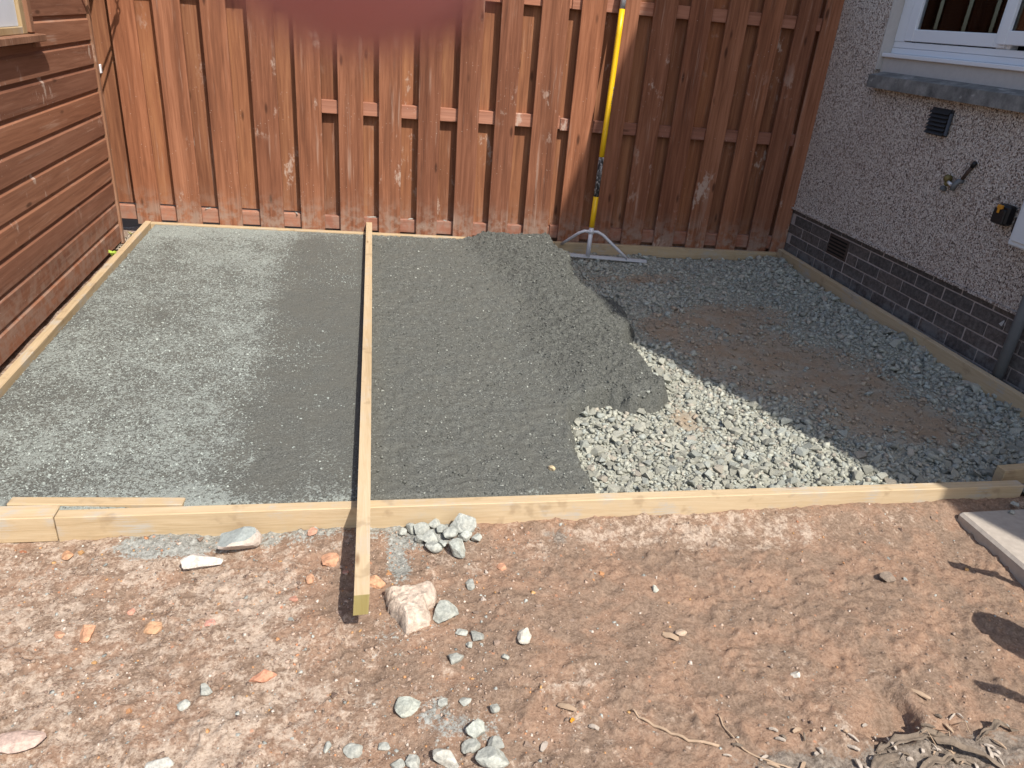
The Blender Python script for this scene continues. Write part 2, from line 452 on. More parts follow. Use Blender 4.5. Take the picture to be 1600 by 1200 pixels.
def dirtmat():
    g = G('red_brown_dirt', .97, .12)
    a = g.attr(); rgb = g.sepc(a.outputs['Color'])
    v = g.obj()
    n0 = g.noise(v, 2.6, 5, .62, .5); n1 = g.noise(v, 17, 6, .72, .3); n2 = g.noise(v, 75, 5, .75); n3 = g.noise(g.vm('ADD', v, (7, 3, 1)), 5.5, 5, .65, .4)
    n2c = g.mr(n2, .24, .76)
    brown = g.mix(n2c, (.165, .110, .077), (.345, .248, .182))
    red = g.mix(n2c, (.225, .136, .090), (.405, .272, .192))
    c = g.mix(g.mr(n3, .42, .62), brown, red)
    pale = g.mix(n2c, (.33, .245, .185), (.585, .475, .380))
    pm = g.math('ADD', g.math('MULTIPLY', n1, .55), g.math('ADD', g.math('MULTIPLY', n0, .25), g.math('ADD', g.math('MULTIPLY', n2, .22), g.math('MULTIPLY', g.math('SUBTRACT', rgb[2], .5), .34))))
    c = g.mix(g.mr(pm, .50, .60, 0, .9), c, pale)
    grey = g.mix(n2c, (.12, .124, .115), (.46, .475, .44))
    gm = g.math('ADD', rgb[0], g.math('ADD', g.math('MULTIPLY', g.math('SUBTRACT', n1, .5), 1.1), g.math('MULTIPLY', g.math('SUBTRACT', n2, .5), 1.2)))
    c = g.mix(g.mr(gm, .42, .62, 0, .9), c, grey)
    dk = g.math('ADD', rgb[1], g.math('ADD', g.math('MULTIPLY', g.math('SUBTRACT', n1, .5), 1.2), g.math('MULTIPLY', g.math('SUBTRACT', n2, .5), 1.0)))
    dark = g.mix(n2c, (.10, .083, .067), (.33, .285, .24))
    c = g.mix(g.mr(dk, .45, .65, 0, .85), c, dark)
    # brick dust specks
    st = g.vor(v, 30.0)
    sm = g.math('MULTIPLY', g.mr(st[0], .10, .22, 1, 0), g.math('GREATER_THAN', g.sepc(st[1])[0], .93))
    c = g.mix(g.math('MULTIPLY', sm, .7), c, (.50, .24, .14))
    n5 = g.noise(v, 150, 4, .75)
    c = g.mix(g.mr(n5, .30, .44, .35, 0), c, g.mix(1.0, c, (.6, .55, .5), 'MULTIPLY'))
    return g.done(c, g.bump(g.math('ADD', g.math('ADD', n2, n1), g.math('MULTIPLY', n5, .3)), .6, .014))
M_dirt = dirtmat()
M_twig = plain('dry_twig_bark', (.40, .29, .20), .85, .2, var=.25, scale=60)
M_chip = plain('grey_wood_chip', (.42, .36, .30), .9, .2, var=.35, scale=70)
M_dryleaf = plain('withered_leaf', (.19, .150, .115), .9, .15, var=.65, scale=55, bump_=1.0)
M_path = plain('old_concrete_slab', (.40, .35, .30), .95, .15, var=.25, scale=35, bump_=.7)
M_soilfar = plain('trodden_earth', (.17, .115, .08), .97, .1, var=.4, scale=6, bump_=.6)

# ------------------------------------------------------------------ ground pieces
FORM_Y = lambda x: 2.366 - .019 * x                      # outer face line of the front form board
far = link('ground', mesh_py('ground', [(-60, -60, -.22), (60, -60, -.22), (60, 60, -.22), (-60, 60, -.22)], [(0, 1, 2, 3)]), M_soilfar)
tag(far, kind='structure')

def dirt_h(X, Y):
    h = -.108 + .045 * (fbm(X, Y, 1.6, 3, 3) - .5) + .030 * (fbm(X, Y, 6, 9, 4, .55) - .5) + .022 * (fbm(X, Y, 24, 14, 4, .62) - .5)
    h += .012 * np.maximum(0, fbm(X, Y, 40, 31, 2) - .58) * 4 * (fbm(X, Y, 2.2, 41, 2) > .45)
    # banked up soil against the front boards
    b = np.exp(-((Y - FORM_Y(X)) / .12) ** 2)
    h += b * (.026 + .02 * (fbm(X, Y, 9, 77, 3) - .5)) * sstep(.2, .9, X) + b * .008
    # a smooth scooped print with a crisp crescent bank at the lower right
    dx, dy = (X - 1.525), (Y - 1.350); q = np.hypot(dx, dy); pr = dx * .80 - dy * .60
    h = h * (1 - .75 * sstep(.125, .10, q)) - .105 * .75 * sstep(.125, .10, q)
    h -= .046 * sstep(-.09, .10, pr) * sstep(.121, .112, q)
    h += .016 * np.exp(-((q - .145) / .025) ** 2) * sstep(.02, .10, pr)
    h = np.minimum(h, -.055)
    return h
X, Y, F = grid(-2.6, 4.2, .55, 2.62, .0085)
Z = dirt_h(X, Y)
Z = np.where(Y > FORM_Y(X) + .02, np.minimum(Z, -.13), Z)
grey = np.zeros_like(X); dark = np.zeros_like(X); pale = np.full_like(X, .5)
fdist = FORM_Y(X) - Y
grey += .72 * np.exp(-(fdist / .11) ** 2) * sstep(-1.0, -.7, X) * sstep(.75, .2, X) * (.3 + 1.1 * fbm(X, Y, 4, 55, 3))
for (gx_, gy_, rx, ry, a) in [(-.70, 2.30, .20, .06, .55), (.13, 2.14, .05, .13, .85), (.09, 1.80, .09, .10, .45), (.30, 1.42, .14, .09, .5), (.19, 1.52, .08, .08, .45), (.28, 1.83, .10, .08, .3), (.26, 2.30, .15, .08, .4), (-.02, 1.58, .10, .14, .3)]:
    grey += a * np.exp(-(((X - gx_) / rx) ** 2 + ((Y - gy_) / ry) ** 2))
for (gx_, gy_, rx, ry, a) in [(1.45, 1.16, .50, .07, .75), (1.15, 1.22, .20, .07, .5), (1.75, 1.2, .3, .06, .6), (.75, 2.26, .07, .06, .7), (.12, 2.12, .045, .12, .35), (-.6, 1.75, .25, .1, .25), (-.2, 1.45, .3, .12, .3)]:
    dark += a * np.exp(-(((X - gx_) / rx) ** 2 + ((Y - gy_) / ry) ** 2))
pale += .20 * sstep(.5, -.5, X) + .22 * np.exp(-((fdist - .10) / .10) ** 2) * sstep(.5, 1., X) - .34 * np.exp(-(((X - 1.0) / .75) ** 2 + ((Y - 1.85) / .25) ** 2)) - .15 * sstep(1.2, 2.0, X)
pale += .3 * (fbm(X, Y, 3, 91, 3) - .5) - .08
pale -= .45 * sstep(.13, .10, np.hypot(X - 1.525, Y - 1.35))
C = np.stack([grey, dark, pale, np.ones_like(X)], -1).reshape(-1, 4)
dirt = link('dirt_ground', np_mesh('dirt_ground', np.stack([X, Y, Z], -1).reshape(-1, 3), F, C, True), M_dirt)
tag(dirt, kind='structure')

# strip of earth between shed, fence and the form
X, Y, F = grid(-2.2, 4.0, 2.4, 6.6, .05)
Z = -.12 + .03 * (fbm(X, Y, 8, 5, 3) - .5)
C = np.stack([X * 0 + .25, X * 0, X * 0 + .55, X * 0 + 1], -1).reshape(-1, 4)
tag(link('earth_strip', np_mesh('earth_strip', np.stack([X, Y, Z], -1).reshape(-1, 3), F, C, True), M_dirt), kind='structure')

# concrete ---------------------------------------------------------
CP = [(-1.62, 2.40), (.945, 2.385), (.965, 2.62), (1.00, 2.85), (1.03, 3.08), (1.10, 3.18), (1.25, 3.24), (1.40, 3.17), (1.55, 3.20), (1.62, 3.34), (1.60, 3.60), (1.56, 3.85), (1.66, 4.05), (1.76, 4.30), (1.74, 4.55), (1.60, 4.75), (1.52, 4.95), (1.60, 5.15), (1.64, 5.40), (1.56, 5.60), (1.60, 5.80), (1.62, 6.09), (-1.62, 6.34)]
HP = [(.90, 6.20), (1.00, 5.2), (1.08, 4.6), (1.0, 4.1), (1.02, 3.6), (1.08, 3.10), (1.25, 3.14), (1.45, 3.08), (1.75, 3.2), (1.75, 6.2)]
X, Y, F = grid(-1.62, 1.86, 2.372, 6.34, .0095)
wob = .09 * (fbm(X, Y, 6, 61, 4) - .5) + .05 * (fbm(X, Y, 24, 62, 3) - .5)
sd = poly_sdf(X, Y, CP) + wob * (X > .6)
hd = poly_sdf(X, Y, HP) + .16 * (fbm(X, Y, 4, 63, 3) - .5)
edge = sstep(-.005, .060, sd)
heap = sstep(-.12, .26, hd)
base = -.006 + .006 * (fbm(X, Y, 2.2, 64, 3) - .5)
rough_r = sstep(.02, .10, X)
base += (.0035 + .0065 * rough_r) * (fbm(X, Y, 45, 65, 2, .6) - .5) * 2 + rough_r * .004 * (fbm(X, Y, 12, 66, 3) - .5) * 2
hh = heap * (.055 + .045 * sstep(3.8, 5.6, Y) + .05 * (fbm(X, Y, 3.0, 67, 3) - .45) + .026 * (fbm(X, Y, 15, 68, 3, .6) - .5) + .016 * (fbm(X, Y, 48, 69, 2, .6) - .5) * 2)
Z = (base + hh) * edge + (1 - edge) * (-.12)
# keep inside the forms
back = 6.245 - .081 * X
Z = np.where((Y > back - .02) & (heap < .4), np.minimum(Z, -.004), Z)
xw = X + .16 * (fbm(X, Y, 5, 171, 3) - .5)
spk = .52 - .38 * sstep(-.62, -.36, xw) + .26 * (fbm(X, Y, 2.4, 71, 4) - .5) + .34 * (fbm(X, Y, 11, 72, 4) - .5)
spk += .28 * sstep(2.62, 2.42, Y) * (X < .03) + .30 * sstep(5.75, 6.2, Y) * (X < .8)
spk -= .10 * sstep(-1.3, -1.6, X) * 0
spk += .16 * np.exp(-((X + .19) / .05) ** 2) * sstep(4.4, 3.0, Y) + .12 * np.exp(-((X - .02 + .10) / .06) ** 2) * sstep(3.3, 2.5, Y)
spk -= .08 * sstep(.02, .10, X)
spk += .30 * np.exp(-(((X + .436) / .025) ** 2 + ((Y - 2.74) / .03) ** 2)) + .5 * np.exp(-(((X - .70) / .05) ** 2 + ((Y - 2.43) / .035) ** 2))
for (sx, sy, rx, ry) in [(-.25, 4.6, .18, .25), (-.12, 3.5, .12, .5), (-1.1, 4.3, .16, .2), (-1.3, 5.3, .15, .3)]:
    spk -= .14 * np.exp(-(((X - sx) / rx) ** 2 + ((Y - sy) / ry) ** 2))
C = np.stack([np.clip(spk, 0, 1), np.clip(heap * .95, 0, 1), X * 0, X * 0 + 1], -1).reshape(-1, 4)
keep = (Z > -.118).ravel()
V = np.stack([X, Y, Z], -1).reshape(-1, 3)
fk = keep[F].any(1)
conc = link('wet_concrete', np_mesh('wet_concrete', V, F[fk], C, True), M_conc)
tag(conc, kind='structure')
conc_xy = (X[0], Y[:, 0], Z)
def conc_z(x, y):
    i = int(np.clip(np.searchsorted(conc_xy[0], x), 0, X.shape[1] - 1)); j = int(np.clip(np.searchsorted(conc_xy[1], y), 0, X.shape[0] - 1))
    return float(conc_xy[2][j, i])
concZ, concX0, concY0, concS = Z, X[0, 0], Y[0, 0], (X[0, 1] - X[0, 0], Y[1, 0] - Y[0, 0])
def conc_zs(x, y):
    i = np.clip(((x - concX0) / concS[0]).round().astype(int), 0, concZ.shape[1] - 1)
    j = np.clip(((y - concY0) / concS[1]).round().astype(int), 0, concZ.shape[0] - 1)
    z = concZ[j, i]; return np.where((x > concX0 + concS[0] * concZ.shape[1]) | (y > concY0 + concS[1] * concZ.shape[0]), -.2, z)

# hardcore bed -----------------------------------------------------
def sandy(x, y):
    m = 0
    for (sx, sy, rx, ry, a) in [(2.35, 3.9, .45, .55, 1.0), (2.9, 3.55, .45, .45, .9), (2.75, 3.1, .35, .25, .8), (2.75, 4.6, .35, .35, .7), (2.2, 5.35, .5, .14, .9), (1.95, 4.35, .14, .2, .8), (1.63, 3.12, .09, .13, .75), (3.0, 2.95, .3, .2, .6), (2.3, 4.55, .3, .2, .55)]:
        m = m + a * np.exp(-(((x - sx) / rx) ** 2 + ((y - sy) / ry) ** 2))
    return np.clip(m * (.30 + 1.35 * fbm(x, y, 6, 81, 4)), 0, 1)
def bed_h(x, y):
    h = -.092 + .035 * (fbm(x, y, 3, 83, 3) - .5) + .015 * (fbm(x, y, 25, 84, 3) - .5)
    h += .055 * sstep(.32, .0, 3.58 - x) * (.4 + fbm(x, y, 3, 86, 2)) * sstep(2.6, 3.3, y)      # ramped against the right board
    h += .04 * np.exp(-(((x - 2.9) / .5) ** 2 + ((y - 5.45) / .3) ** 2))
    return h
X, Y, F = grid(.7, 3.6, 2.375, 6.05, .018)
sd_ = sandy(X, Y)
C = np.stack([sd_, sd_ * 0, sd_ * 0, sd_ * 0 + 1], -1).reshape(-1, 4)
Zb = bed_h(X, Y)
bed = link('hardcore_bed', np_mesh('hardcore_bed', np.stack([X, Y, Zb], -1).reshape(-1, 3), F, C, True), M_gbase)
tag(bed, kind='structure')

# stone templates
def hull(seed, n=11, flat=.55):
    rr = random.Random(seed); bm = bmesh.new()
    for i in range(n):
        v = Vector((rr.gauss(0, 1), rr.gauss(0, 1), rr.gauss(0, 1))).normalized() * rr.uniform(.75, 1.05)
        bm.verts.new((v.x * rr.uniform(.85, 1.1), v.y * .78, v.z * flat))
    ret = bmesh.ops.convex_hull(bm, input=bm.verts)
    bmesh.ops.delete(bm, geom=[e for e in ret['geom_interior'] if isinstance(e, bmesh.types.BMVert)], context='VERTS')
    bmesh.ops.triangulate(bm, faces=bm.faces)
    bmesh.ops.recalc_face_normals(bm, faces=bm.faces)
    bm.verts.ensure_lookup_table(); bm.verts.index_update()
    V = np.array([v.co[:] for v in bm.verts]); F = np.array([[v.index for v in f.verts] for f in bm.faces])
    bm.free(); return V, F
HULLS = [hull(100 + i, 10 + i % 4, .45 + .05 * (i % 6)) for i in range(18)]
HMESH = []
for i, (v, f) in enumerate(HULLS):
    me = mesh_py('stone', v, f); me.materials.append(M_stone); HMESH.append(me)

def rotm(a, tx, ty):
    return np.array((Matrix.Rotation(a, 3, 'Z') @ Matrix.Rotation(tx, 3, 'X') @ Matrix.Rotation(ty, 3, 'Y')))
def scatter(name, items, mat, kind='stuff', parent=None):
    """items: (x,y,z,size,rgb)"""
    VV, FF, CC, o = [], [], [], 0
    for (x, y, z, s, c) in items:
        v, f = HULLS[R.randrange(len(HULLS))]
        m = rotm(R.uniform(0, 6.28), R.gauss(0, .35), R.gauss(0, .35))
        w = (v * s) @ m.T + (x, y, z)
        VV.append(w); FF.append(f + o); o += len(w)
        CC.append(np.tile((*c, 1.0), (len(w), 1)))
    ob = link(name, np_mesh(name, np.concatenate(VV), np.concatenate(FF), np.concatenate(CC)), mat, parent)
    if kind: ob['kind'] = kind
    return ob

def stone_col(sand=0.0):
    k = R.random(); b = R.uniform(.29, .43)
    if k < .72: c = (b, b * 1.0, b * .85)
    elif k < .9: c = (b * .97, b * 1.02, b * .92)
    else: c = (b * 1.05, b * .96, b * .80)
    if sand > .45 and R.random() < sand: c = (b * 1.0, b * .82, b * .62)
    return c

# candidates for the gravel
def camdist(x, y): return math.sqrt(x * x + y * y + 1.7 ** 2)
cand = []
N = 64000
xs = rng.uniform(.9, 3.575, N); ys = rng.uniform(2.375, 6.02, N)
ok = (conc_zs(xs, ys) < -.085) & (ys < 6.17 - .081 * xs)
sa = sandy(xs, ys); bh = bed_h(xs, ys)
sz = np.exp(rng.normal(math.log(.0105), .55, N)); sz = np.clip(sz, .0045, .042)
sz *= 1 + .25 * sstep(3.2, 3.5, xs)
okd = rng.random(N) > sa * .82
for i in np.nonzero(ok & okd)[0]:
    x, y, s = float(xs[i]), float(ys[i]), float(sz[i]) * (1 - .35 * float(sa[i]))
    cand.append((x, y, float(bh[i]) + s * R.uniform(.05, .5), s, float(sa[i])))
cand.sort(key=lambda t: -t[3] / camdist(t[0], t[1]))
for (x, y, z, s, sdv) in cand[:300]:
    i = R.randrange(len(HMESH))
    o = link('stone', HMESH[i], None, bed, (x, y, z + s * .12), (R.gauss(0, .3), R.gauss(0, .3), R.uniform(0, 6.28)))
    o.scale = (s, s, s); o.color = (*stone_col(sdv), 1)
scatter('crushed_stone', [(x, y, z, s, stone_col(sdv)) for (x, y, z, s, sdv) in cand[300:]], M_stuff)

# crumbs on the heap and on the rough concrete
items = []
N = 30000
xs = rng.uniform(.05, 1.72, N); ys = rng.uniform(2.42, 6.08, N)
zz = conc_zs(xs, ys); hp = poly_sdf(xs, ys, HP)
for i in range(N):
    if zz[i] < -.06: continue
    inheap = hp[i] > -.05
    if not inheap and R.random() < .45: continue
    s = min(.018, math.exp(R.gauss(math.log(.0050 if inheap else .0044), .36)))
    b = R.uniform(.09, .20) if R.random() < (.985 if inheap else .87) else R.uniform(.25, .42)
    items.append((xs[i], ys[i], zz[i] + s * .2, s, (b, b * 1.03, b * .93)))
scatter('concrete_crumbs', items, M_stuff)
# pale chips standing proud of the screed on the left
items = []
N = 26000
xs = rng.uniform(-1.58, .0, N); ys = rng.uniform(2.40, 6.2, N); zz = conc_zs(xs, ys)
dens = .75 - .66 * sstep(-.62, -.36, xs) + .9 * (fbm(xs, ys, 2.4, 71, 4) - .5)
for i in range(N):
    if R.random() > dens[i]: continue
    s = min(.011, math.exp(R.gauss(math.log(.0043), .35))); b = R.uniform(.24, .46)
    items.append((xs[i], ys[i], zz[i] + s * .05, s, (b * .93, b * 1.02, b * .95)))
scatter('aggregate_chips', items, M_stuff)

# pebbles on the dirt ------------------------------------------------
def dirt_z(x, y): return float(dirt_h(np.array([x]), np.array([y]))[0])
items = []; singles = []
N = 30000
xs = rng.uniform(-1.9, 3.0, N); ys = rng.uniform(1.02, 2.36, N)
zz = dirt_h(xs, ys); nn = fbm(xs, ys, 2.6, 120, 3)
for i in range(N):
    x, y = float(xs[i]), float(ys[i])
    if y > FORM_Y(x) - .01: continue
    if x > 2.42 and y > 1.5: continue
    left = 1 - float(sstep(.3, .9, np.array(x)))
    if R.random() > (.20 + .80 * left) * (.25 + 1.1 * float(nn[i])): continue
    s = min(.026, math.exp(R.gauss(math.log(.0036), .52)))
    k = R.random(); b = R.uniform(.22, .48)
    if k < .66: c = (b, b * .74, b * .58)
    elif k < .78: c = (b * .95, b * .97, b * .90)
    elif k < .85: c = (.50, .22 + R.uniform(0, .08), .13)
    elif k < .93: c = (b * .6, b * .42, b * .33)
    else: c = (.58, .5, .43)
    it = (x, y, float(zz[i]) + s * .05, s, c)
    (singles if s > .0125 else items).append(it)
singles.sort(key=lambda t: -t[3]); items += singles[260:]
for (x, y, z, s, c) in singles[:260]:
    o = link('pebble', HMESH[R.randrange(len(HMESH))], None, dirt, (x, y, z), (R.gauss(0, .25), R.gauss(0, .25), R.uniform(0, 6.28)))
    o.scale = (s, s, s); o.color = (*c, 1)
scatter('dirt_grit', items, M_stuff)
# ------------------------------------------------------------------ timber forms
def plank(name, p0, p1, w, z0, z1, mat, label, cat='timber board', group=None, side=1, axis='x', tilt=0.0):
    """board whose outer bottom edge runs p0 -> p1; thickness w goes to the left of the direction if side>0"""
    a = Vector((*p0, 0)); b = Vector((*p1, 0)); L = (b - a).length
    ang = math.atan2(b.y - a.y, b.x - a.x)
    bm = bmesh.new()
    if axis == 'x':
        bx(bm, 0, L, 0 if side > 0 else -w, w if side > 0 else 0, z0, z1, .003)
        rot = ang
    else:
        bx(bm, -w if side > 0 else 0, 0 if side > 0 else w, 0, L, z0, z1, .003)
        rot = ang - math.pi / 2
    o = link(name, bm_mesh(name, bm), mat, None, (a.x, a.y, 0), (tilt, 0, rot))
    return tag(o, label, cat, group)
plank('form_board', (-1.053, FORM_Y(-1.053)), (2.90, FORM_Y(2.90)), .048, -.110, .0, M_form_x, 'longest pale timber board, running along the front edge of the concrete bed', side=1)
plank('form_board', (-2.1, FORM_Y(-2.1) + .004), (-1.057, FORM_Y(-1.057) + .001), .080, -.104, .001, M_form_x, 'short pale timber board butted to the left end of the long front board', side=1)
plank('splice_board', (-1.235, FORM_Y(-1.235) + .088), (-.640, FORM_Y(-.64) + .053), .046, -.10, .003, M_form_x, 'short splice board laid inside the front form at its left end', side=1)
plank('form_board', (-1.640, 2.505), (-1.655, 6.372), .046, -.095, .0, M_form_y, 'pale timber board along the shed side of the concrete', side=-1, axis='y')
plank('form_board', (-1.606, 6.345 - .046), (3.655, 5.93 - .05), .046, -.09, .0, M_form_x, 'pale timber board along the foot of the brown fence', side=1)
plank('form_board', (3.655, 5.872), (3.582, 2.50), .045, -.085, .045, M_form_y, 'pale timber board below the dark brick base of the house', side=-1, axis='y')
plank('corner_board', (2.87, 2.40), (3.70, 2.455), .05, -.06, .022, M_form_x, 'end of a timber board lapped inside the front right corner of the form', side=1)

# straightedge beam
bm_ = empty('straightedge', (0, 0, 0)); 
tag(bm_, 'long straight timber batten laid across the concrete from the front board to the fence', 'timber batten')
ba, bb = Vector((-.0025, 1.805, 0.0)), Vector((.099, 6.44, 0.0))
v = []; f = []
NS = 24
for i in range(NS + 1):
    t = i / NS; c = ba.lerp(bb, t)
    w = .0235; tw = math.radians(8) * (1 - t) * max(0, 1 - t * 2.2)        # slight twist near the free end
    ht = .080 - .010 * t
    bow = .004 * math.sin(t * 3.1)
    for (px, pz) in ((-w, 0.0015), (w, 0.0015), (w, ht), (-w, ht)):
        dx_ = px * math.cos(tw) - (pz - ht / 2) * math.sin(tw) * -.4
        v.append((c.x + dx_ + bow, c.y, pz + px * math.sin(tw) * .25))
for i in range(NS):
    for k in range(4):
        k2 = (k + 1) % 4
        f.append((i * 4 + k, i * 4 + k2, i * 4 + 4 + k2, i * 4 + 4 + k))
f.append(tuple(NS * 4 + k for k in range(4)))
link('batten', mesh_py('batten', v, f), M_beam, bm_)
e4 = [Vector(p) for p in v[:4]]
ev = [p + Vector((0, -.0005, 0)) for p in e4] + [p + Vector((0, .0005, 0)) for p in e4]
link('end_grain', mesh_py('end_grain', [(p.x, p.y - .0015, p.z) for p in e4] + [(p.x, p.y, p.z) for p in e4], [(0, 1, 2, 3), (0, 4, 5, 1), (1, 5, 6, 2), (2, 6, 7, 3), (3, 7, 4, 0)]), M_endgrain, bm_)

# ------------------------------------------------------------------ fence
fence = empty('wooden_fence', (0, 6.228, 0), math.atan(-.081))
tag(fence, 'red brown stained timber fence of vertical boards on horizontal rails behind the concrete', 'fence')
K = math.sqrt(1 + .081 ** 2)
FB = [(-1.711, -1.534), (-1.409, -1.221), (-1.085, -.909), (-.767, -.584), (-.445, -.260), (-.135, .052), (.174, .347), (.475, .645), (.780, .946), (1.071, 1.234), (1.369, 1.575), (1.669, 1.857), (1.950, 2.112), (2.222, 2.401), (2.507, 2.681), (2.799, 2.963), (3.077, 3.247), (3.365, 3.530), (3.574, 3.702)]
FB = [(-3.25, -3.07), (-2.95, -2.77), (-2.64, -2.46), (-2.33, -2.15), (-2.02, -1.86)] + FB
TOP = 2.16
DF, DR = .028, .052                                    # board thickness, rail thickness
for i, (a, b) in enumerate(FB):
    x0, x1 = a * K, b * K
    t_ = R.uniform(-.02, .02)
    bm = bmesh.new(); w = (x1 - x0) / 2
    bx(bm, -w, w, -DF / 2, DF / 2, 0, TOP + .02 + t_, .003)
    link('front_board', bm_mesh('front_board', bm), M_fence, fence, (x0 + w, DF / 2 + R.uniform(-.002, .002), -.035 + R.uniform(-.006, .006)), (R.uniform(-.002, .002), R.uniform(-.0015, .0015), R.uniform(-.012, .012)))
# back boards, one per gap
for i in range(len(FB) - 1):
    x0, x1 = FB[i][1] * K, FB[i + 1][0] * K
    left = FB[i + 1][0] < -.3
    ov = .030 if x0 < 1.5 else R.choice([.017, .021, .023, .029])
    w = (x1 - x0) / 2 + ov
    dep = DF + DR + .012
    z0 = .118 if left else -.02
    tp = TOP
    if FB[i][1] > 3.5: continue
    bm = bmesh.new(); bx(bm, -w, w, -.011, .011, 0, tp - z0, .003)
    sh = R.uniform(-.004, .006) + (.004 if x0 > 1.5 else 0)
    link('back_board', bm_mesh('back_board', bm), M_fence_back, fence, ((x0 + x1) / 2 + sh, dep, z0), (0, R.uniform(-.002, .002), R.uniform(-.02, .02)))
# some gaps show the joint of a second narrower board
def rail(x0, x1, z0, z1, y0=DF, y1=DF + DR - .001):
    bm = bmesh.new(); L = (x1 - x0) / 2
    bx(bm, -L, L, -(y1 - y0) / 2, (y1 - y0) / 2, 0, z1 - z0, .004)
    link('rail', bm_mesh('rail', bm), M_rail, fence, ((x0 + x1) / 2, (y0 + y1) / 2 + .001, z0))
rail(-.30, 1.60, .903, 1.002); rail(1.604, 3.70, .893, .986)
rail(-.30, 1.60, 1.770, 1.865); rail(1.604, 3.70, 1.768, 1.86)
rail(-3.3, -.305, 1.655, 1.745)
rail(-3.3, -.305, .0, .110); rail(-.30, 1.60, .0, .108); rail(1.604, 3.70, .015, .122)
rail(-3.3, -.305, .90, .99, DF + DR + .026, DF + DR + .07)
for x in (-3.32, -.34, 1.62, 3.6):
    box('fence_post', x, x + .09, .115, .205, -.2, 2.05, M_fence_back, fence, .004)
# small cement splats caught on the bottom rail
for x in (-1.20, -.52, -.12, .12, .42, .70):
    i = R.randrange(len(HMESH))
    o = link('mortar_splat', HMESH[i], None, fence, (x * K + R.uniform(0, .03), DF + .018, .112), (0, 0, R.uniform(0, 6)))
    s = R.uniform(.016, .030); o.scale = (s * 1.9, s * .6, s * .45); o.color = (.42, .40, .36, 1)

# ------------------------------------------------------------------ shed
SX = -1.76
shed = empty('shed', (SX, 4.0, 0)); tag(shed, 'brown stained timber shed with horizontal cladding and a small window', 'shed')
Zs = [-.075, .080, .231, .391, .545, .706, .862, 1.015, 1.171, 1.323, 1.480, 1.635, 1.79, 1.945, 2.10]
y0s, y1s = 2.0, 6.045
WY0, WY1, WZ0 = 3.9, 5.045, 1.365                      # window opening with its surround
def clad(z0, z1, ya, yb):
    h = z1 - z0
    prof = [(0, .0), (0, h * .77), (-.013, h * .86), (-.014, h + .02), (-.028, h + .02), (-.028, .001), (-.0145, 0.0)]
    v = [(x, ya - 4, z) for x, z in prof] + [(x, yb - 4, z) for x, z in prof]
    n = len(prof)
    f = [tuple(range(n - 1, -1, -1)), tuple(range(n, 2 * n))] + [(k, (k + 1) % n, n + (k + 1) % n, n + k) for k in range(n)]
    link('cladding_board', mesh_py('cladding_board', v, f), M_shed, shed, (R.uniform(-.0015, .0015), 0, z0))
for z0, z1 in zip(Zs[:-1], Zs[1:]):
    if z1 > WZ0 + .05: clad(z0, z1, WY1, y1s); clad(z0, z1, y0s, WY0)
    else: clad(z0, z1, y0s, y1s)
sb = bmesh.new(); bx(sb, -2.2, -.032, y0s - 4, y1s - 4 - .004, -.06, 1.36); bx(sb, -2.2, -.032, WY1 - 4, y1s - 4 - .004, 1.364, 2.1); bx(sb, -2.2, -.032, y0s - 4, WY0 - 4, 1.364, 2.1); bx(sb, -2.2, -.4, WY0 - 4 + .004, WY1 - 4 - .004, 1.364, 2.1)
link('shed_wall', bm_mesh('shed_wall', sb), M_shed, shed)
box('corner_trim', -.026, .012, 2.047, 2.092, -.10, 2.1, M_trim, shed, .004)
box('corner_trim', -2.2, -.028, 2.047, 2.078, -.10, 2.1, M_trim, shed, .004)
sr = bmesh.new()
vv = [sr.verts.new(p) for p in ((.10, -2.2, 2.08), (.10, 2.2, 2.08), (-1.1, 2.2, 2.72), (-1.1, -2.2, 2.72), (-2.3, 2.2, 2.08), (-2.3, -2.2, 2.08))]
sr.faces.new((vv[0], vv[1], vv[2], vv[3])); sr.faces.new((vv[3], vv[2], vv[4], vv[5]))
rt = bmesh.ops.solidify(sr, geom=sr.faces[:], thickness=-.03)
link('shed_roof', bm_mesh('shed_roof', sr), M_roof, shed)
# shed window
win = box('window', -.03, .012, WY1 - 4 - .055, WY1 - 4 - .002, 1.40, 2.02, M_trim, shed, .004)   # right jamb
def wpart(nm, *a, mat=M_trim): 
    o = box(nm, *a, mat, None, .003); o.parent = win; o.location = o.location - win.location; return o
wpart('frame', -.03, .012, WY0 - 4 + .002, WY0 - 4 + .055, 1.40, 2.02)
wpart('frame', -.03, .0115, WY0 - 4 + .002, WY1 - 4 - .002, 2.022, 2.075)
M_barewood = pale_wood('bare_sash_wood', 'z', [(.30, .20, .10), (.40, .29, .16), (.46, .35, .22)], .5)
wpart('sash', -.040, -.008, WY1 - 4 - .115, WY1 - 4 - .057, 1.395, 2.02, mat=M_barewood)
wpart('sash', -.040, -.008, WY0 - 4 + .057, WY1 - 4 - .116, 1.395, 1.432, mat=M_barewood)
wpart('sill', -.03, .052, WY0 - 4 - .02, WY1 - 4 + .035, 1.358, 1.394)
wpart('pane', -.030, -.026, WY0 - 4 + .057, WY1 - 4 - .117, 1.433, 2.02, mat=M_frost)
wpart('net_curtain', -.085, -.080, WY0 - 4 + .03, WY1 - 4 - .04, 1.38, 2.05, mat=M_net)
# white clip on the corner
tag(box('plastic_clip', SX + .013, SX + .024, 6.085, 6.115, 1.105, 1.165, M_white, None, .004), 'small white plastic clip on the corner of the brown shed', 'clip')

